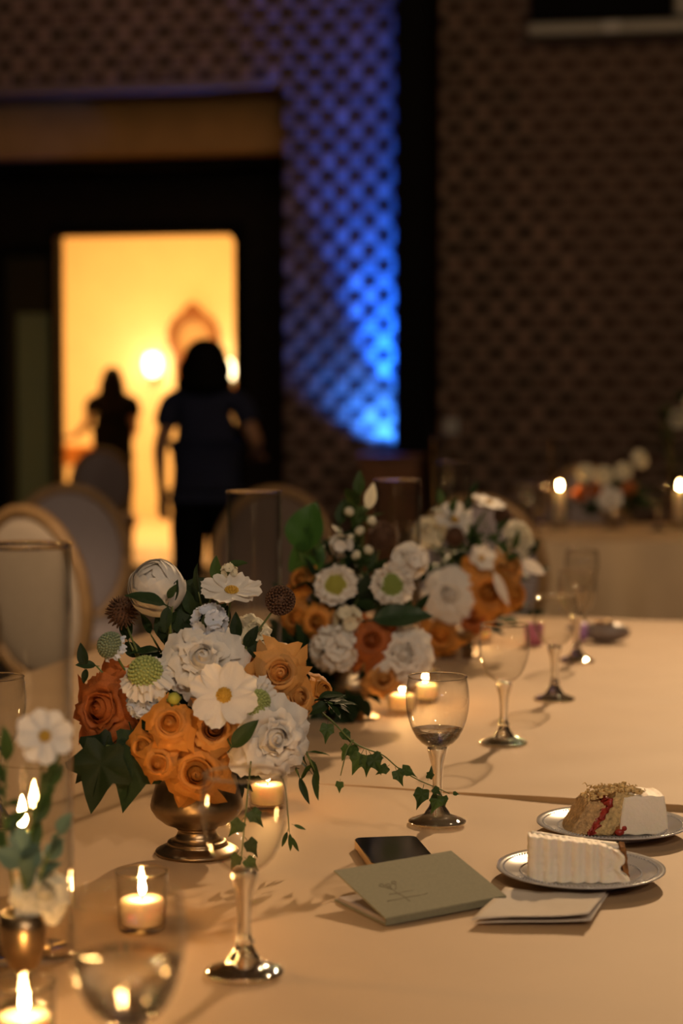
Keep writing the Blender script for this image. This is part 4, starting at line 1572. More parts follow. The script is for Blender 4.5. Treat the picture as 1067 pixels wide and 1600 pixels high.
# ---- leaves
def leaf_mesh(kind, m):
    kk = ('leaf', kind, m.name)
    if kk in PM:
        return PM[kk]
    b = MB()
    if kind in ('oval', 'round', 'lance'):
        W = {'oval': 0.46, 'round': 0.80, 'lance': 0.26}[kind]
        nu, nv = 6, 9
        G = []
        for j in range(nv + 1):
            v = j / nv
            w = W / 2 * math.sin(PI * v ** 0.80) ** 0.85 + 0.004
            G.append([(w * u, v, -0.16 * v * v + 0.22 * abs(w * u) + 0.012 * math.sin(v * 14 + u * 3)) for u in [-1 + 2 * i / nu for i in range(nu + 1)]])
        b.grid(G, nu + 1, nv + 1)
    else:   # ivy: pointed lobes, three rings so that the blade can curve
        ctl = {'ivy': [(-90, 0.30), (-62, 0.46), (-48, 0.50), (-30, 0.40), (-5, 0.48), (12, 0.62), (22, 0.60), (42, 0.40), (60, 0.46), (78, 0.62), (90, 0.86)],
               'vine': [(-90, 0.26), (-60, 0.36), (-45, 0.42), (-25, 0.38), (0, 0.36), (18, 0.42), (30, 0.36), (48, 0.34), (68, 0.40), (82, 0.56), (90, 0.78)]}[kind]
        full = ctl + [(180 - a, r) for a, r in reversed(ctl[1:-1])]
        n = len(full)
        v = [(0.0, 0.32, 0.0)]
        for ring in (0.4, 0.72, 1.0):
            for a, r in full:
                rr_ = r * (ring if ring == 1.0 else ring * 0.5 + ring * 0.5 * 0.42 / max(r, 0.3))
                x, y = rr_ * math.cos(R(a)), 0.32 + rr_ * math.sin(R(a))
                v.append((x, y, 0.30 * abs(x) - 0.20 * max(0, y) ** 2 - 0.5 * x * x + 0.05 * ring * math.sin(a * 0.11) + 0.0))
        f = [(0, 1 + i_, 1 + (i_ + 1) % n) for i_ in range(n)]
        for q in range(2):
            for i_ in range(n):
                i2 = (i_ + 1) % n
                f.append((1 + q * n + i_, 1 + (q + 1) * n + i_, 1 + (q + 1) * n + i2, 1 + q * n + i2))
        b.add(v, f)
    b.tube([(0, 0, 0), (0, 0.45, -0.22 * 0.2 if kind in ('ivy', 'vine') else -0.16 * 0.2), (0, 0.88, -0.16 * 0.77)], [0.016, 0.011, 0.004], 4)
    b.tube([(0, -0.18, -0.02), (0, 0.02, 0)], 0.014, 4)
    PM[kk] = b.me('leaf', m)
    return PM[kk]


def leaf_matrix(p, d, up, L, twist=0.0):
    """leaf base at p, growing along d, upper face towards up"""
    d = Vector(d).normalized()
    up = Vector(up)
    x = d.cross(up)
    if x.length < 1e-3:
        x = d.cross(Vector((1, 0, 0.2)))
    x.normalize()
    z = x.cross(d)
    m = Matrix((x, d, z)).transposed().to_4x4()
    return Matrix.Translation(Vector(p)) @ m @ Matrix.Rotation(twist, 4, 'Y') @ Matrix.Scale(L, 4)


def single_leaf(label, P, d, up, L, kind, m, base, name='leaf_sprig', extra=()):
    """one large leaf (and optional mates) on a stem rising from the bowl"""
    root = thing(name, label, 'leaf', P)
    inv = Matrix.Translation(-Vector(P))
    obj('leaf', leaf_mesh(kind, m), root, matrix=inv @ leaf_matrix(P, d, up, L))
    for (p2, d2, up2, L2) in extra:
        obj('leaf', leaf_mesh(kind, m), root, matrix=inv @ leaf_matrix(p2, d2, up2, L2))
    b = Vector(base) - Vector(P)
    MB().tube(smooth_path([(0, 0, 0), tuple(b * 0.5 + Vector((0, 0, 0.02))), tuple(b)], 4), 0.0011, 5).build('stem', M_STEM, root)
    return root


def sprig(label, base, tip, n, L, kind, m, group, name='greenery_sprig', spread=0.8, seed=0, W=None):
    rnd = random.Random(seed)
    base, tip = Vector(base), Vector(tip)
    root = thing(name, label, 'greenery', base, group=group)
    ax = tip - base
    mid = ax * 0.5 + Vector((rnd.uniform(-.01, .01), rnd.uniform(-.01, .01), 0.12 * ax.length))
    pts = smooth_path([(0, 0, 0), tuple(mid), tuple(ax)], 6)
    MB().tube(pts, [0.0013] * (len(pts) - 1) + [0.0006], 5).build('stem', M_STEM, root)
    for i in range(n):
        t = 0.35 + 0.65 * (i + 1) / n
        q = pts[min(len(pts) - 1, int(t * (len(pts) - 1)))]
        sd = Vector((rnd.uniform(-1, 1), rnd.uniform(-1, 1), rnd.uniform(-0.7, 0.9))).normalized()
        d = (ax.normalized() * (1.2 - spread) + sd * spread)
        if i == n - 1:
            d = ax.normalized() + sd * 0.2
        obj('leaf', leaf_mesh(kind, m), root, matrix=leaf_matrix(q, d, (rnd.uniform(-.4, .4), -0.5, 0.8), L * rnd.uniform(0.7, 1.1), rnd.uniform(-.6, .6)))
    return root


def vine(label, pts, leaves, m, L=0.03, name='trailing_vine', r=0.0009, kind='vine', group=None):
    """leaves: list of (t, direction, length)"""
    P0 = Vector(pts[0])
    root = thing(name, label, 'vine', P0, group=group)
    path = smooth_path([Vector(p) - P0 for p in pts], 8)
    MB().tube(path, [r * (1.3 - 0.7 * i / len(path)) for i in range(len(path))], 5).build('stem', M_STEM, root)
    for t, d, l_ in leaves:
        q = path[min(len(path) - 1, int(t * (len(path) - 1)))]
        d = Vector(d).normalized()
        q2 = q + d * 0.006
        obj('leaf', leaf_mesh(kind, m), root, matrix=leaf_matrix(q2, d, Vector((d.z * 0.3 + 0.2, -1.0, 0.5)), l_ * 0.72, random.uniform(-.5, .5)))
    return root


USED = set()


def beside(px, py, names, what, tail):
    """name a filler sprig by the bloom it stands next to in the picture"""
    cand = sorted(names, key=lambda q: (q[0] - px) ** 2 + (q[1] - py) ** 2)
    for x, y, nm in cand:
        dx, dy = px - x, py - y
        rel = ('right of' if dx > 0 else 'left of') if abs(dx) > abs(dy) else ('below' if dy > 0 else 'above')
        lb = '%s %s the %s%s' % (what, rel, nm, tail)
        if lb not in USED:
            USED.add(lb)
            return lb
    return what + tail


# ---- bronze footed bowls
def bronze_bowl(label, p):
    t = thing('footed_bowl', label, 'bowl', (p.x, p.y, p.z + 0.0005))
    if 'bb' not in PM:
        bowl = [(0, .030), (.0205, .0296), (.025, .031), (.037, .0355), (.047, .0435), (.0522, .0515), (.0530, .0560), (.0515, .0635), (.048, .075), (.0455, .086), (.0458, .094), (.0485, .100), (.0472, .1008), (.044, .094), (.0435, .086), (.047, .072), (.046, .056), (.030, .040), (0, .036)]
        stem_ = [(0, .0300), (.0225, .0300), (.0235, .0285), (.0218, .0272), (.0215, .0255), (.0235, .0205), (.0285, .0156), (0, .0156)]
        foot = [(0, .0155), (.030, .0155), (.0335, .0140), (.034, .0122), (.0325, .0112), (.037, .0095), (.043, .0062), (.047, .004), (.0478, .0025), (.047, .0006), (0, 0)]
        PM['bb'] = [MB().lathe(x, 56).me(nm, M_BRONZE) for nm, x in (('bowl', bowl), ('stem', stem_), ('foot', foot))]
        PM['soil'] = MB().lathe([(0.0, 0.092), (0.030, 0.090), (0.0435, 0.086)], 24).me('floral_foam', mat('floral_foam', (0.02, 0.03, 0.015), 0.9))
    for me_ in PM['bb']:
        obj(me_.name.split('.')[0], me_, t)
    obj('floral_foam', PM['soil'], t)
    return t


C_F = (0, -1, 0)      # towards the camera

# ------------------------------------------------------------------ arrangement 1 (front, in focus)
B1 = on_table(308, 1333)
bronze_bowl('bronze footed bowl of the front flower arrangement', B1)
Y1 = B1.y
M1 = B1 + Vector((0, 0, 0.085))       # mouth


def mouth(M, x, rad=0.03):
    return M + Vector((max(-rad, min(rad, (x - M.x) * 0.3)), random.uniform(-0.02, 0.02), -0.012))


def A1(px, py, dy):
    return at_y(px, py, Y1 + dy)


S1 = 1375.0


def px1(r):
    return r / S1


def nrm(x, y, z):
    return Vector((x, y, z)).normalized()


ranunculus('large white globe ranunculus at the top left of the front arrangement', A1(248, 922, 0.0), nrm(-0.22, -0.80, 0.55), px1(46), mouth(M1, -1))
pod('fluffy brown seed head left of the white ranunculus', A1(191, 957, 0.0), nrm(-0.5, -0.5, 0.7), px1(27), mouth(M1, -1), fluffy=True)
cosmos('white cosmos tilted skyward at the top of the front arrangement', A1(362, 922, -0.02), nrm(0.10, -0.42, 0.9), px1(52), A1(345, 1040, -0.02), cup=0.10, roll=0.3)
pod('flat brown seed disc on a thin stalk, rim lit from behind', A1(438, 938, 0.02), nrm(0.1, -0.95, 0.15), px1(24), A1(385, 1012, 0.0), flat=0.55, frac=1.6)
floret_cluster('small greenish white bud cluster above the tilted cosmos', A1(358, 893, 0.01), nrm(0.1, -0.5, 0.8), px1(16), A1(345, 990, 0.02), M_CREAM, 8)
floret_cluster('pale blue white bloom seen from behind, below the tilted cosmos', A1(328, 972, -0.03), nrm(-0.3, -0.6, 0.6), px1(33), mouth(M1, 0), M_BLUEW, 11)
ruffled('creamy white bloom half hidden behind the thin stalk', A1(397, 985, 0.03), nrm(0.5, -0.6, 0.5), px1(33), mouth(M1, 1), M_CREAM, layers=4)
ruffled('large frilly white bloom in the middle of the front arrangement', A1(318, 1030, -0.055), nrm(0.0, -0.85, 0.5), px1(60), mouth(M1, 0), M_WHITE)
scabiosa('grey green scabiosa bud at the left edge under the brown seed head', A1(172, 1008, -0.01), nrm(-0.6, -0.6, 0.5), px1(27), mouth(M1, -1), M_BLUEW, M_GREYC, 0.75, 0.7, cnt=7, droop=0.5)
scabiosa('white scabiosa with a tall green dome left of the frilly bloom', A1(227, 1050, -0.06), nrm(-0.12, -0.62, 0.75), px1(46), A1(262, 1130, -0.02), M_WHITE, M_GREENC, 0.55, 0.52, droop=0.42)
rose('big rust orange garden rose at the far left of the front arrangement', A1(158, 1108, -0.02), nrm(-0.45, -0.85, 0.15), px1(58), mouth(M1, -1), M_RUST, ruffle=0.03)
floret_cluster('pale blue floret cluster beside the rust garden rose', A1(222, 1098, -0.05), nrm(-0.2, -0.9, 0.1), px1(28), mouth(M1, -1), M_BLUEW, 12)
bud('small yellow green bud above the orange spray roses', A1(272, 1092, -0.095), nrm(0, -0.8, 0.5), px1(12), A1(285, 1130, -0.03), mat('lime_bud', (0.36, 0.36, 0.05), 0.6))
cosmos('white cosmos facing the camera with a yellow centre, in front of the frilly bloom', A1(350, 1086, -0.115), nrm(-0.05, -0.93, 0.35), px1(56), mouth(M1, 0), cup=0.16, roll=0.5)
scabiosa('white scabiosa turned to the right beside the facing cosmos', A1(402, 1100, -0.075), nrm(0.55, -0.70, -0.10), px1(44), mouth(M1, 1), M_WHITE, M_GREENC, 0.50, 0.34, droop=0.1)
rose('orange spray rose, topmost of the lower left cluster', A1(265, 1130, -0.105), nrm(-0.05, -0.95, 0.28), px1(36), mouth(M1, -1), M_ORANGE, 4)
rose('small orange spray rose at the left end of the lower cluster', A1(222, 1168, -0.08), nrm(-0.35, -0.9, 0.05), px1(27), mouth(M1, -1), M_ORANGE, 4)
rose('small orange spray rose at the bottom of the lower cluster', A1(247, 1194, -0.10), nrm(-0.1, -0.98, -0.05), px1(27), mouth(M1, -1), M_ORANGE, 4)
rose('orange rose with a dried brown heart under the facing cosmos', A1(335, 1138, -0.095), nrm(0.1, -0.9, 0.1), px1(38), mouth(M1, 0), M_AMBER, 4, M_BROWNR)
rose('large open orange rose drooping over the bronze bowl rim', A1(308, 1208, -0.085), nrm(0.02, -0.97, -0.05), px1(47), mouth(M1, 0), M_ORANGE)
rose('amber rose facing the camera in the right hand cluster', A1(437, 1050, -0.055), nrm(0.25, -0.9, 0.1), px1(38), mouth(M1, 1), M_AMBER)
rose('amber rose at the top of the right hand cluster', A1(458, 1028, -0.01), nrm(0.55, -0.6, 0.55), px1(33), mouth(M1, 1), M_AMBER, 4)
rose('amber rose at the lower right of the right hand cluster', A1(468, 1090, -0.035), nrm(0.6, -0.75, 0.2), px1(32), mouth(M1, 1), M_AMBER, 4)
rose('golden rose mostly hidden behind the white scabiosa', A1(388, 1042, -0.01), nrm(0.3, -0.7, 0.6), px1(32), mouth(M1, 1), M_AMBER, 4)
ruffled('large frilly white bloom at the lower right above the goblet', A1(428, 1152, -0.075), nrm(0.35, -0.9, 0.05), px1(60), mouth(M1, 1), M_WHITE)
rose('amber rose tucked behind the vine leaves at the right', A1(505, 1080, 0.05), nrm(0.7, -0.6, 0.3), px1(30), mouth(M1, 1), M_ORANGE, 4)

# leaves of arrangement 1
single_leaf('dark pointed leaf crossing the white ranunculus', A1(258, 945, -0.045), nrm(-0.9, -0.1, 0.35), nrm(0.1, -0.5, 0.8), px1(62), 'oval', M_LEAF, A1(270, 1020, -0.02),
            extra=[(A1(262, 935, -0.045), nrm(0.5, -0.3, 0.8), nrm(0, -1, 0), px1(26)), (A1(262, 948, -0.045), nrm(-0.1, -0.3, -0.9), nrm(0, -1, 0), px1(40))])
single_leaf('broad dark leaf right of the white ranunculus', A1(335, 935, 0.02), nrm(-0.8, 0, 0.45), nrm(0.2, -0.9, 0.4), px1(56), 'round', M_LEAF, A1(320, 1000, 0.0),
            extra=[(A1(325, 955, 0.0), nrm(-0.9, 0.1, -0.2), nrm(0.2, -0.9, 0.4), px1(46)), (A1(300, 990, 0.0), nrm(-0.5, 0.1, 0.8), nrm(0.2, -0.9, 0.4), px1(60))])
single_leaf('green leaf pair pointing up beside the bud cluster', A1(338, 910, 0.015), nrm(-0.05, -0.1, 0.95), nrm(-0.3, -0.9, 0.3), px1(42), 'oval', M_LEAF2, A1(340, 1000, 0.0),
            extra=[(A1(352, 885, 0.015), nrm(0.95, -0.2, 0.28), nrm(0, -0.6, 0.8), px1(36))])
single_leaf('big ivy leaves hanging below the rust garden rose', A1(165, 1165, -0.075), nrm(-0.25, -0.25, -0.95), nrm(-0.1, -0.95, 0.3), px1(88), 'ivy', M_LEAF, mouth(M1, -1), name='ivy_sprig',
            extra=[(A1(212, 1172, -0.065), nrm(-0.15, -0.2, -0.95), nrm(0.25, -0.95, 0.2), px1(82)), (A1(178, 1160, -0.055), nrm(-0.75, -0.2, -0.65), nrm(-0.3, -0.9, 0.3), px1(72)), (A1(205, 1140, -0.05), nrm(0.3, -0.2, -0.95), nrm(0.2, -0.95, 0.2), px1(70))])
single_leaf('muted green oval leaf between the frilly bloom and the brown hearted rose', A1(362, 1168, -0.115), nrm(0.65, -0.1, 0.75), nrm(-0.3, -0.9, 0.2), px1(56), 'oval', M_LEAF2, A1(340, 1190, -0.03))
single_leaf('dark leaf pair below the thin brown seed disc stalk', A1(385, 1010, -0.01), nrm(0.85, -0.1, -0.5), nrm(0.1, -0.9, 0.4), px1(44), 'oval', M_LEAF, mouth(M1, 1),
            extra=[(A1(382, 1012, -0.01), nrm(0.5, -0.1, 0.85), nrm(0.1, -0.9, 0.4), px1(40)), (A1(395, 1000, 0.0), nrm(0.35, 0, -0.9), nrm(0.1, -0.9, 0.4), px1(46))])
single_leaf('small leaves sticking out left of the rust garden rose', A1(150, 1040, 0.0), nrm(-0.8, -0.1, 0.1), nrm(0, -0.8, 0.6), px1(32), 'oval', M_LEAF, mouth(M1, -1),
            extra=[(A1(132, 1042, 0.0), nrm(-0.15, -0.1, 0.95), nrm(0, -0.9, 0.3), px1(38)), (A1(135, 1045, 0.0), nrm(-0.2, -0.1, -0.9), nrm(0, -0.9, 0.3), px1(24))])
G1 = 'dark leafy sprigs filling the front arrangement'
rs = random.Random(21)
N1 = [(248, 922, 'white ranunculus'), (191, 957, 'fluffy brown seed head'), (362, 922, 'tilted cosmos'), (328, 972, 'pale blue bloom'), (397, 985, 'half hidden cream bloom'), (318, 1030, 'middle frilly bloom'), (172, 1008, 'grey green scabiosa'), (227, 1050, 'green domed scabiosa'),
      (158, 1108, 'rust garden rose'), (350, 1086, 'camera facing cosmos'), (402, 1100, 'scabiosa turned right'), (265, 1133, 'topmost spray rose'), (224, 1168, 'left spray rose'), (249, 1192, 'bottom spray rose'), (335, 1138, 'brown hearted rose'), (305, 1207, 'drooping open rose'),
      (437, 1050, 'camera facing amber rose'), (468, 1090, 'lower right amber rose'), (428, 1152, 'lower right frilly bloom')]
fills = [(200, 1000), (235, 990), (270, 970), (300, 960), (255, 1000), (215, 1070), (280, 1075), (190, 1160), (235, 1140), (290, 1160), (350, 1170), (385, 1180), (370, 1000), (350, 980), (440, 1110), (410, 1060), (300, 1110), (340, 1040), (270, 940), (310, 925), (460, 1130), (400, 1195), (355, 1200)]
for i, (x, y) in enumerate(fills):
    sprig(beside(x, y, N1, 'dark leafy sprig just', ', front arrangement'), mouth(M1, rs.uniform(-1, 1)), A1(x, y, rs.uniform(-0.025, 0.03)), 7, px1(46), 'oval', M_LEAF, G1, seed=i)
# leafy twigs on the right and the long vine
sprig('leafy twig hanging right of the frilly white bloom', A1(470, 1110, -0.02), A1(492, 1205, -0.04), 8, px1(46), 'lance', M_LEAF2, None, seed=31, spread=0.6)
sprig('dark glossy twig behind the lower right amber rose', A1(470, 1100, 0.0), A1(520, 1100, -0.01), 8, px1(52), 'oval', M_LEAF, None, seed=33)
sprig('dark leaf twig below the frilly white bloom at right', A1(440, 1150, -0.02), A1(468, 1215, -0.05), 5, px1(50), 'lance', M_LEAF, None, seed=36)
Vp = [A1(492, 1105, 0.0), A1(520, 1128, -0.01), A1(550, 1158, -0.02), A1(572, 1170, -0.02), A1(598, 1180, -0.01), A1(622, 1200, 0.0), A1(652, 1218, 0.02), A1(680, 1230, 0.05), A1(702, 1240, 0.06)]
vine('long thin vine trailing right to the half full goblet', Vp,
     [(0.10, nrm(-0.1, -0.3, -0.9), 0.030), (0.16, nrm(0.6, -0.2, -0.6), 0.026), (0.24, nrm(0.2, 0, -0.95), 0.030), (0.26, nrm(-0.5, 0, -0.8), 0.026),
      (0.36, nrm(-0.45, -0.1, -0.9), 0.036), (0.38, nrm(0.05, -0.1, -1), 0.034), (0.40, nrm(0.45, -0.1, -0.8), 0.034), (0.42, nrm(0.8, 0, -0.5), 0.016),
      (0.58, nrm(-0.7, -0.1, -0.5), 0.022), (0.60, nrm(0.3, -0.2, -0.7), 0.026), (0.62, nrm(0.9, -0.1, -0.35), 0.028),
      (0.80, nrm(-0.25, -0.2, -0.95), 0.034), (0.82, nrm(0.3, 0, 0.8), 0.020), (0.84, nrm(0.6, 0, -0.5), 0.018), (0.93, nrm(-0.35, -0.2, -0.9), 0.032), (0.95, nrm(0.2, -0.1, -0.9), 0.018), (0.99, nrm(1, 0, -0.1), 0.012)], M_LEAF2)
vine('short vine strand with a single leaf below the long vine', [A1(552, 1156, -0.02), A1(542, 1172, -0.025), A1(536, 1195, -0.03), A1(532, 1212, -0.03)], [(1.0, nrm(-0.1, -0.1, -0.95), 0.018)], M_LEAF2)
vine('vine strand hanging over the table behind the empty front goblet', [A1(392, 1190, -0.09), A1(388, 1230, -0.13), A1(382, 1290, -0.14), A1(376, 1350, -0.145)],
     [(0.5, nrm(0.5, -0.1, -0.6), 0.03), (0.6, nrm(-0.5, -0.1, -0.6), 0.03), (0.75, nrm(0.5, 0, -0.7), 0.03), (0.9, nrm(-0.5, 0, -0.8), 0.026), (0.95, nrm(0.6, 0, -0.6), 0.026), (1.0, nrm(0.0, 0, -1), 0.022)], M_LEAF2)
vine('vine strand ending in narrow leaves right of the empty front goblet', [A1(430, 1190, -0.04), A1(445, 1230, -0.07), A1(450, 1275, -0.08), A1(452, 1300, -0.08)],
     [(0.8, nrm(0.8, 0, -0.3), 0.02), (0.9, nrm(-0.3, 0, -0.9), 0.026), (0.95, nrm(0.1, 0, -1), 0.028), (1.0, nrm(0.4, 0, -0.9), 0.026)], M_LEAF2, kind='lance')

# ------------------------------------------------------------------ arrangement 2
B2 = on_table(548, 1122)
bronze_bowl('bronze footed bowl of the second arrangement in the row', B2)
Y2 = B2.y
M2 = B2 + Vector((0, 0, 0.085))
S2 = F_PX / Y2


def A2(px, py, dy):
    return at_y(px, py, Y2 + dy)


def px2(r):
    return r / S2


scabiosa('white scabiosa with a yellow green eye, left of the pair in the second arrangement', A2(524, 914, -0.06), nrm(-0.05, -0.98, 0.1), px2(35), mouth(M2, 0), M_WHITE, mat('lime_centre', (0.36, 0.36, 0.06), 0.7, var=0.2, vscale=150), 0.48, 0.25, droop=0.0, cnt=13)
scabiosa('white scabiosa with a green eye, right of the pair in the second arrangement', A2(613, 914, -0.06), nrm(0.1, -0.98, 0.05), px2(37), mouth(M2, 0), M_WHITE, mat('leaf_centre', (0.22, 0.29, 0.06), 0.7, var=0.2, vscale=150), 0.50, 0.25, droop=0.0, cnt=13)
floret_cluster('white stock cluster above the green eyed scabiosa', A2(640, 876, -0.02), nrm(0.2, -0.6, 0.7), px2(34), mouth(M2, 1), M_WHITE, 12)
floret_cluster('small greyish white sprig above the scabiosa pair', A2(533, 853, -0.01), nrm(-0.4, -0.6, 0.6), px2(22), mouth(M2, 0), M_WHITE, 7)
floret_cluster('low white stock cluster under the yellow eyed scabiosa', A2(522, 1014, -0.08), nrm(-0.1, -0.9, 0.2), px2(42), mouth(M2, 0), M_WHITE, 14)
floret_cluster('upright white stock spike between the low orange roses', A2(543, 972, -0.07), nrm(0.05, -0.6, 0.8), px2(26), mouth(M2, 0), M_CREAM, 9, elong=1.5)
ruffled('frilly white bloom above the votive candles', A2(630, 1022, -0.07), nrm(0.2, -0.95, 0.05), px2(46), mouth(M2, 1), M_WHITE)
rose('rust orange rose at the middle of the second arrangement', A2(580, 1000, -0.085), nrm(0, -0.95, 0.15), px2(33), mouth(M2, 0), M_RUST)
rose('orange rose at the upper left of the second arrangement', A2(468, 905, 0.0), nrm(-0.5, -0.8, 0.3), px2(24), mouth(M2, -1), M_ORANGE, 4)
rose('orange rose behind the brown seed disc stalk', A2(462, 966, -0.02), nrm(-0.4, -0.9, 0.1), px2(30), mouth(M2, -1), M_ORANGE, 4)
rose('orange rose left of the upright white spike', A2(495, 972, -0.05), nrm(-0.2, -0.95, 0.1), px2(28), mouth(M2, -1), M_ORANGE, 4)
rose('golden orange rose drooping over the second bowl', A2(600, 1060, -0.07), nrm(0.1, -0.95, -0.15), px2(30), mouth(M2, 0), M_AMBER, 4)
pod('dark brown seed head at the top of the second arrangement', A2(598, 838, 0.0), nrm(0.1, -0.8, 0.5), px2(25), mouth(M2, 0), fluffy=True)
single_leaf('big glossy green leaf at the upper left of the second arrangement', A2(468, 862, 0.0), nrm(0.25, 0.0, 0.95), nrm(-0.4, -0.9, 0.1), px2(82), 'round', mat('bright_leaf', (0.035, 0.10, 0.018), 0.35, var=0.2, trans=0.2), mouth(M2, -1),
            extra=[(A2(505, 850, 0.01), nrm(-0.75, 0, -0.6), nrm(0.2, -0.9, 0.1), px2(70))])
single_leaf('wide dark leaf under the green eyed scabiosa', A2(582, 968, -0.075), nrm(0.95, -0.1, 0.15), nrm(0, -0.75, 0.65), px2(92), 'oval', mat('deep_leaf', (0.018, 0.045, 0.014), 0.4, var=0.2, trans=0.12), mouth(M2, 0))
sprig('tall leafy spray with cream buds at the top of the second arrangement', M2, A2(560, 775, 0.02), 16, px2(46), 'oval', M_LEAF2, None, seed=61, spread=0.6)
for i, (x, y) in enumerate(((545, 800), (562, 830), (580, 815), (548, 842), (575, 860), (556, 868))):
    bud('cream bud on the tall spray, ' + ('leftmost near the top', 'at the middle left', 'upper right', 'lower left', 'lowest on the right', 'lowest in the middle')[i], A2(x, y, 0.0), nrm(random.uniform(-.5, .5), -0.6, 0.6), px2(10), A2(562, y + 30, 0.02), M_CREAM, 'cream buds on the tall spray')
single_leaf('cream tulip like petal at the top of the second arrangement', A2(575, 795, 0.03), nrm(0.2, -0.1, 0.95), nrm(0, -1, 0.1), px2(42), 'oval', M_CREAM, A2(565, 880, 0.02))
N2 = [(524, 914, 'yellow eyed scabiosa'), (613, 914, 'green eyed scabiosa'), (640, 876, 'white stock cluster'), (533, 853, 'greyish white sprig'), (522, 1014, 'low white stock'), (543, 972, 'upright white spike'), (630, 1022, 'frilly white bloom'), (580, 1000, 'rust rose'),
      (468, 905, 'upper left orange rose'), (462, 966, 'orange rose behind the stalk'), (495, 972, 'orange rose by the spike'), (600, 1060, 'drooping golden rose'), (598, 838, 'dark seed head'), (478, 825, 'big glossy leaf')]
G2 = 'dark leafy sprigs filling the second arrangement'
for i, (x, y) in enumerate([(450, 1000), (470, 1040), (490, 1060), (520, 1080), (550, 1070), (480, 1010), (505, 935), (560, 935), (540, 900), (575, 890), (600, 960), (570, 1040), (520, 870), (490, 900), (500, 830), (530, 820), (620, 970), (540, 1100), (500, 1095), (455, 940), (560, 850), (585, 905), (650, 960)]):
    sprig(beside(x, y, N2, 'dark leafy sprig just', ', second arrangement'), mouth(M2, rs.uniform(-1, 1)), A2(x, y, rs.uniform(-0.03, 0.03)), 8, px2(44), 'oval', M_LEAF, G2, seed=100 + i)

for i, (x, y, lb) in enumerate([(438, 1000, 'outermost'), (452, 1045, 'second outermost'), (475, 1075, 'third'), (500, 1105, 'fourth'), (528, 1118, 'lowest'), (470, 1015, 'upper inner'), (505, 1050, 'middle inner'), (535, 1075, 'lower inner'), (560, 1090, 'rightmost')]):
    sprig('%s of the dark bushy sprigs drooping left over the second bowl' % lb, mouth(M2, -1), A2(x, y, -0.05 + 0.012 * (i % 4)), 13, px2(58), 'oval', M_LEAF, 'bushy sprigs drooping over the second bowl', seed=150 + i, spread=0.75)

# ------------------------------------------------------------------ arrangement 3
B3 = on_table(714, 1026)
bronze_bowl('bronze footed bowl of the third arrangement, farthest in the row', B3)
Y3 = B3.y
M3 = B3 + Vector((0, 0, 0.085))
S3 = F_PX / Y3


def A3(px, py, dy):
    return at_y(px, py, Y3 + dy)


def px3(r):
    return r / S3


ruffled('cream cup shaped bloom at the upper left of the third arrangement', A3(668, 828, 0.0), nrm(-0.3, -0.8, 0.5), px3(28), mouth(M3, -1), M_CREAM, layers=4)
cosmos('white cosmos above the dark seed head of the third arrangement', A3(710, 812, -0.02), nrm(0, -0.75, 0.65), px3(33), mouth(M3, 0), cup=0.25)
pod('dark seed head under the white cosmos of the third arrangement', A3(710, 838, -0.05), nrm(0, -0.95, 0.2), px3(17), mouth(M3, 0), fluffy=True)
cosmos('white cosmos seen edge on at the very top of the third arrangement', A3(764, 784, 0.0), nrm(0.35, -0.30, 0.9), px3(30), A3(750, 880, 0), cup=0.10)
pod('small brown seed ball right of the edge on cosmos', A3(785, 806, 0.0), nrm(0, -0.9, 0.3), px3(14), A3(770, 880, 0))
ruffled('cream bloom at the upper right of the third arrangement', A3(815, 838, 0.02), nrm(0.6, -0.6, 0.4), px3(30), mouth(M3, 1), M_CREAM, layers=4)
cosmos('small white bloom in the middle of the third arrangement', A3(752, 872, -0.05), nrm(0.2, -0.9, 0.3), px3(24), mouth(M3, 0), cup=0.3, cnt=6)
rose('golden rose at the right of the third arrangement', A3(800, 884, -0.02), nrm(0.5, -0.8, 0.3), px3(28), mouth(M3, 1), M_AMBER, 4)
rose('large orange rose in the middle of the third arrangement', A3(763, 926, -0.07), nrm(0.15, -0.95, 0.15), px3(40), mouth(M3, 1), M_ORANGE)
rose('orange rose below the white bloom of the third arrangement', A3(738, 962, -0.06), nrm(0, -0.95, -0.1), px3(32), mouth(M3, 0), M_RUST, 4)
rose('orange rose low on the left of the third arrangement', A3(688, 992, -0.05), nrm(-0.2, -0.95, -0.1), px3(34), mouth(M3, -1), M_ORANGE, 4)
rose('orange rose just above the low left one in the third arrangement', A3(672, 965, -0.03), nrm(-0.4, -0.9, 0.1), px3(28), mouth(M3, -1), M_ORANGE, 4)
rose('orange rose partly hidden at the right of the large orange one', A3(808, 930, -0.01), nrm(0.6, -0.75, 0.1), px3(26), mouth(M3, 1), M_ORANGE, 4)
ruffled('full white bloom at the left of the third arrangement', A3(702, 930, -0.07), nrm(-0.15, -0.95, 0.15), px3(40), mouth(M3, -1), M_WHITE)
single_leaf('slim white petal crossing the large orange rose', A3(772, 895, -0.10), nrm(0.4, -0.1, -0.9), nrm(0, -1, 0), px3(56), 'lance', M_WHITE, A3(765, 925, -0.04))
single_leaf('slim white petal at the right edge of the third arrangement', A3(815, 876, -0.03), nrm(0.85, -0.1, -0.5), nrm(0, -1, 0), px3(42), 'oval', M_WHITE, mouth(M3, 1))
N3 = [(668, 828, 'upper left cream bloom'), (710, 812, 'white cosmos'), (764, 784, 'edge on cosmos'), (785, 806, 'brown seed ball'), (815, 838, 'upper right cream bloom'), (752, 872, 'small white bloom'), (800, 884, 'golden rose'), (763, 926, 'large orange rose'), (738, 962, 'rust rose'),
      (688, 992, 'low left orange rose'), (672, 965, 'upper of the left orange roses'), (808, 930, 'hidden orange rose'), (702, 930, 'full white bloom')]
G3 = 'leafy sprigs filling the third arrangement'
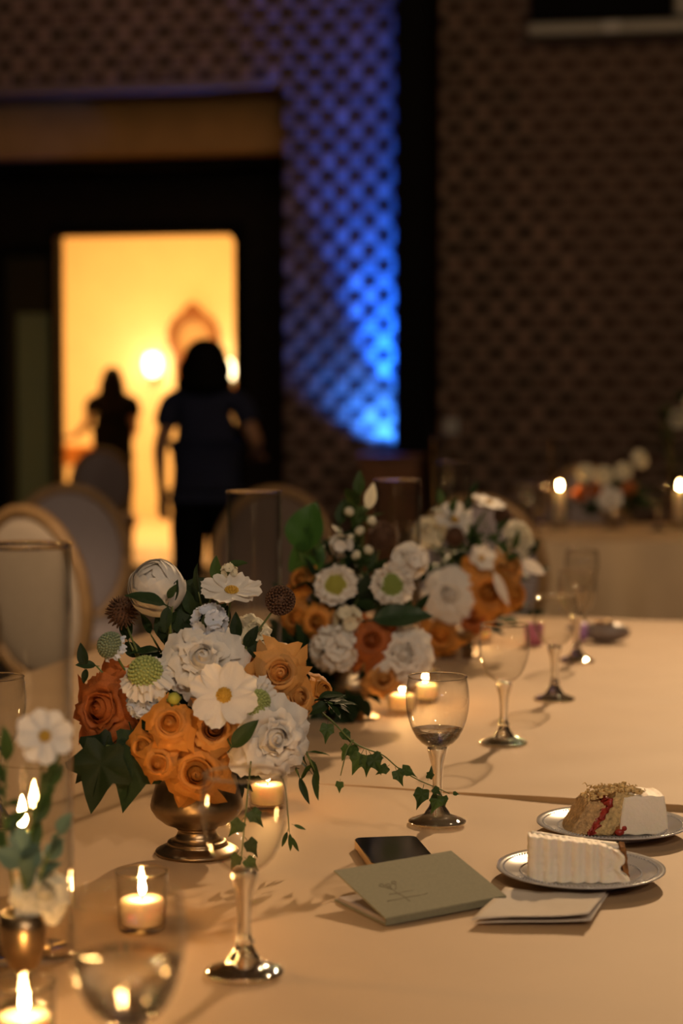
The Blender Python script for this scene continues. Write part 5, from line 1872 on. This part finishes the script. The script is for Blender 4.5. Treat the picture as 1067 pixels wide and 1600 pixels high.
for i, (x, y) in enumerate([(690, 870), (720, 890), (740, 845), (770, 850), (790, 860), (680, 900), (730, 920), (745, 830), (820, 960), (790, 970), (760, 980), (700, 960), (660, 880), (775, 830), (830, 900), (660, 1000), (725, 1000), (690, 790), (735, 775), (800, 860), (825, 870), (775, 890), (720, 860), (690, 850), (745, 900)]):
    sprig(beside(x, y, N3, 'olive leafy sprig just', ', third arrangement'), mouth(M3, rs.uniform(-1, 1)), A3(x, y, rs.uniform(-0.03, 0.03)), 8, px3(34), 'oval', M_LEAF2 if i % 2 else M_LEAF, G3, seed=200 + i)

# ------------------------------------------------------------------ background table flowers
B4 = at_z(958, 826)
bronze_bowl('bronze footed bowl of the flowers on the background table', B4)
Y4 = B4.y
M4 = B4 + Vector((0, 0, 0.085))
S4 = F_PX / Y4


def A4(px, py, dy):
    return at_y(px, py, Y4 + dy)


for x, y, r, m_, lb in ((912, 737, 13, M_CREAM, 'cream bloom at the upper left of the background table flowers'), (942, 742, 14, M_CREAM, 'cream bloom at the top middle of the background table flowers'),
                        (975, 735, 14, M_CREAM, 'cream bloom right of the top middle on the background table'), (1002, 716, 14, M_CREAM, 'highest cream bloom of the background table flowers'),
                        (953, 780, 20, M_WHITE, 'large pale bloom low in the background table flowers')):
    ruffled(lb, A4(x, y, -0.03), nrm((x - 958) / 100, -0.85, 0.3), r / S4, M4, m_, layers=4)
for x, y, r, lb in ((906, 772, 15, 'orange rose at the left of the background table flowers'), (985, 765, 15, 'brownish orange rose right of the pale background bloom'), (930, 765, 13, 'orange rose between the pale blooms of the background table')):
    rose(lb, A4(x, y, -0.02), nrm((x - 958) / 100, -0.9, 0.1), r / S4, M4, M_RUST, 3)
N4 = [(912, 737, 'upper left cream bloom'), (942, 742, 'top middle cream bloom'), (975, 735, 'cream bloom beside it'), (1002, 716, 'highest cream bloom'), (953, 780, 'large pale bloom'), (906, 772, 'left orange rose'), (985, 765, 'brownish rose')]
for i, (x, y) in enumerate([(920, 760), (960, 750), (990, 780), (1005, 770), (935, 790), (975, 795), (1015, 790), (900, 790)]):
    sprig(beside(x, y, N4, 'dark leafy sprig just', ', background table'), M4 - Vector((0, 0, 0.01)), A4(x, y, rs.uniform(-0.03, 0.03)), 7, 26 / S4, 'oval', M_LEAF, 'sprigs of the background table flowers', seed=300 + i)

# ------------------------------------------------------------------ foreground bud vase at the left edge
B5 = at_z(38, 1578)
B5.z = ztab(B5)
Y5 = B5.y
bv = thing('bud_vase', 'small bronze goblet shaped vase at the lower left edge', 'vase', B5 + Vector((0, 0, 0.0005)))
MB().lathe([(0.0, 0.030), (0.006, 0.030), (0.014, 0.040), (0.019, 0.055), (0.020, 0.070), (0.0185, 0.083), (0.0172, 0.083), (0.018, 0.070), (0.016, 0.05), (0.0, 0.038)], 32).build('cup', M_BRONZE, bv)
MB().lathe([(0.0, 0.031), (0.0055, 0.031), (0.0045, 0.020), (0.006, 0.010), (0.0, 0.010)], 20).build('stem', M_BRONZE, bv)
MB().lathe([(0.0, 0.0105), (0.008, 0.0105), (0.018, 0.005), (0.021, 0.002), (0.020, 0.0), (0.0, 0.0)], 28).build('foot', M_BRONZE, bv)
M5 = B5 + Vector((0, 0, 0.06))


def A5(px, py, dy):
    return at_y(px, py, Y5 + dy)


S5 = F_PX / Y5
cosmos('blurred white daisy like cosmos at the left edge in front of the tall cylinder', A5(70, 1150, -0.01), nrm(0.1, -0.9, 0.3), 48 / S5, M5, cup=0.14, roll=0.2)
ruffled('blurred cream bloom low in the small bronze vase', A5(70, 1395, 0.0), nrm(0.4, -0.8, 0.45), 42 / S5, M5, M_CREAM, layers=5)
ruffled('second pale bloom above the low one in the small bronze vase', A5(62, 1352, 0.01), nrm(0.1, -0.8, 0.6), 24 / S5, M5, M_CREAM, layers=4)
sprig('pale eucalyptus sprig rising right of the small vase', M5, A5(92, 1305, 0.0), 6, 40 / S5, 'round', M_EUC, None, seed=401, spread=0.5)
sprig('pale eucalyptus sprig rising left in the small vase', M5, A5(20, 1310, 0.0), 7, 46 / S5, 'round', M_EUC, None, seed=402, spread=0.6)
sprig('blurred green leaf twig under the foreground cosmos', M5, A5(78, 1205, 0.01), 5, 64 / S5, 'oval', M_LEAF2, None, seed=403, spread=0.7)
sprig('blurred green leaf twig at the left edge by the goblet', M5, A5(10, 1190, 0.01), 6, 70 / S5, 'oval', M_LEAF2, None, seed=404, spread=0.7)

# tall plant at the right edge beyond the background table
q = at_y(1062, 800, 9.2)
tp = thing('potted_plant', 'dark potted plant with pale blossoms at the far right by the brick wall', 'plant', (q.x, q.y, 0))
MB().lathe([(0, 0), (0.12, 0), (0.16, 0.30), (0.17, 0.32), (0.15, 0.32), (0.14, 0.28), (0, 0.28)], 24).build('pot', M_BLACK, tp)
for i in range(34):
    a = rs.uniform(0, 6.28)
    h = rs.uniform(0.8, 1.32)
    r = rs.uniform(0.0, 0.14)
    obj('leaf', leaf_mesh('oval', M_LEAF), tp, matrix=leaf_matrix((r * math.cos(a), r * math.sin(a), h), (math.cos(a), math.sin(a), rs.uniform(-0.2, 0.9)), (0, 0, 1), rs.uniform(0.10, 0.17)))
for i in range(5):
    a = rs.uniform(0, 6.28)
    MB().tube([(0, 0, 0.28), (0.02 * math.cos(a), 0.02 * math.sin(a), 0.8), (0.1 * math.cos(a), 0.1 * math.sin(a), 1.28)], 0.006, 5).build('stem', M_STEM, tp)
for x, z in ((-0.03, 1.22), (0.04, 1.30), (0.06, 1.12)):
    obj('blossom', PM.get(('flo', M_CREAM.name)), tp, loc=(x, -0.10, z), rot=(PI / 2, 0, 0), scale=0.05)
